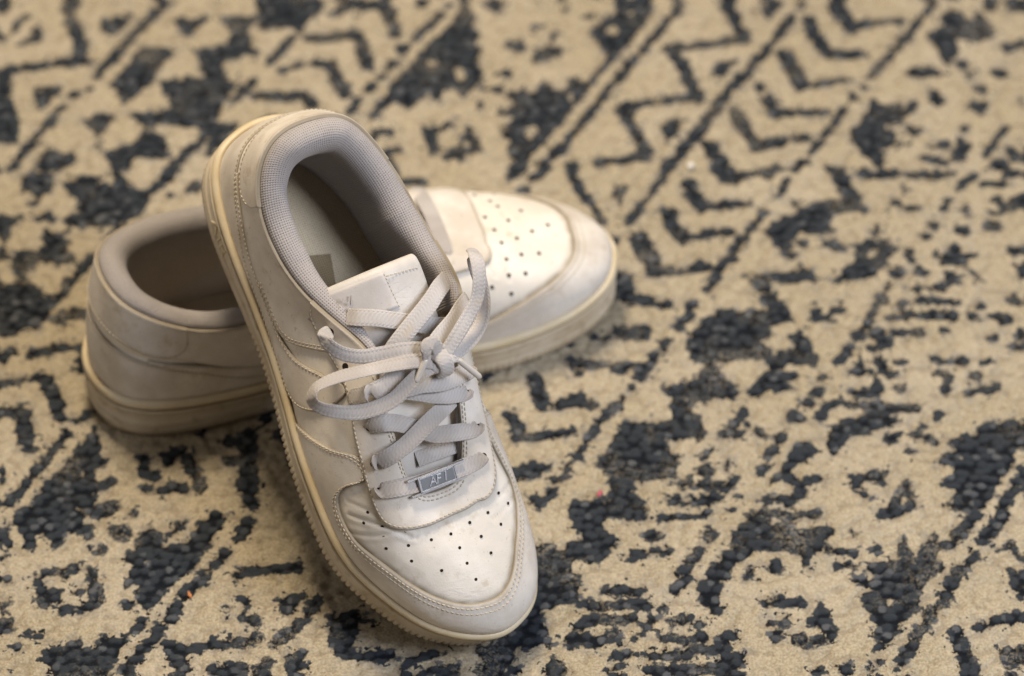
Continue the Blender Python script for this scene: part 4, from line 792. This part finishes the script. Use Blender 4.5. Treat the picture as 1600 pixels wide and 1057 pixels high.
    pale = math_n(nt, 'MULTIPLY', smooth(nt, attr(nt, 'fade'), .7, 1.)  , smooth(nt, math_n(nt, 'ADD', lp, math_n(nt, 'SUBTRACT', n1, .5)), .5, .95))
    dark = mix(nt, math_n(nt, 'MULTIPLY', pale, .8), dark, (.10, .107, .12))
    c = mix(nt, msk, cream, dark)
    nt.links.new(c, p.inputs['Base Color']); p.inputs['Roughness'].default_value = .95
    p.inputs['Specular IOR Level'].default_value = .12; p.inputs['Sheen Weight'].default_value = .1
    b = bump(nt, n1, .5, .0015); b = bump(nt, n3, .5, .0008, b)
    nt.links.new(b, p.inputs['Normal'])
    me.materials.append(m)
    o = bpy.data.objects.new('rug', me); COL.objects.link(o)
    o['label'] = 'cream woven rug with a faded dark blue tribal print, spread under both sneakers'; o['category'] = 'rug'
    return o
build_rug()

# ------------------------------------------------------------------ floor under the rug
def build_floor():
    m, nt, p = new_mat('wood_floor'); co = obj_co(nt)
    g = node(nt, 'ShaderNodeTexNoise', {'Vector': node(nt, 'ShaderNodeMapping', {'Vector': co, 'Scale': (1., 12., 1.)}).outputs[0], 'Scale': 6., 'Detail': 5.}).outputs['Fac']
    nt.links.new(mix(nt, g, (.20, .12, .065), (.34, .22, .13)), p.inputs['Base Color']); p.inputs['Roughness'].default_value = .45
    o = mk('floor', [(-4000, -4000, -6), (4000, -4000, -6), (4000, 4000, -6), (-4000, 4000, -6)], [(0, 1, 2, 3)], m, None, kind='structure', smooth=False)
build_floor()

# ------------------------------------------------------------------ lint on the rug
def crumb(name, x, y, r, mat, label, seed, stretch=1.6):
    bm = bmesh.new(); bmesh.ops.create_icosphere(bm, subdivisions=2, radius=1)
    rs = random.Random(seed)
    V = np.array([v.co[:] for v in bm.verts]); F = [tuple(v.index for v in f.verts) for f in bm.faces]; bm.free()
    V *= 1+.35*np.array([rs.uniform(-1, 1) for _ in V])[:, None]
    V = V*np.array([r*stretch, r, r*.7]); a = rs.uniform(0, 3); V = np.stack([V[:, 0]*math.cos(a)-V[:, 1]*math.sin(a), V[:, 0]*math.sin(a)+V[:, 1]*math.cos(a), V[:, 2]], -1)
    o = mk(name, V, F, mat); o.location = (x*.001, y*.001, .0016); o['label'] = label; o['category'] = 'lint'
    return o
crumb('lint', 99.5, 132.5, 1.9, plain('white_fluff', (.8, .76, .7), .9), 'tiny white ball of fluff on the rug behind the right toe', 1, 1.1)
crumb('lint', 45.5, -114.5, 1.3, plain('red_fluff', (.42, .10, .13), .9), 'tiny red speck of fluff on the rug right of the front sneaker', 2, 2)
crumb('lint', -164.5, -183.5, 1.0, plain('orange_fluff', (.50, .20, .07), .8), 'tiny orange speck on the rug left of the front toe', 3, 2)
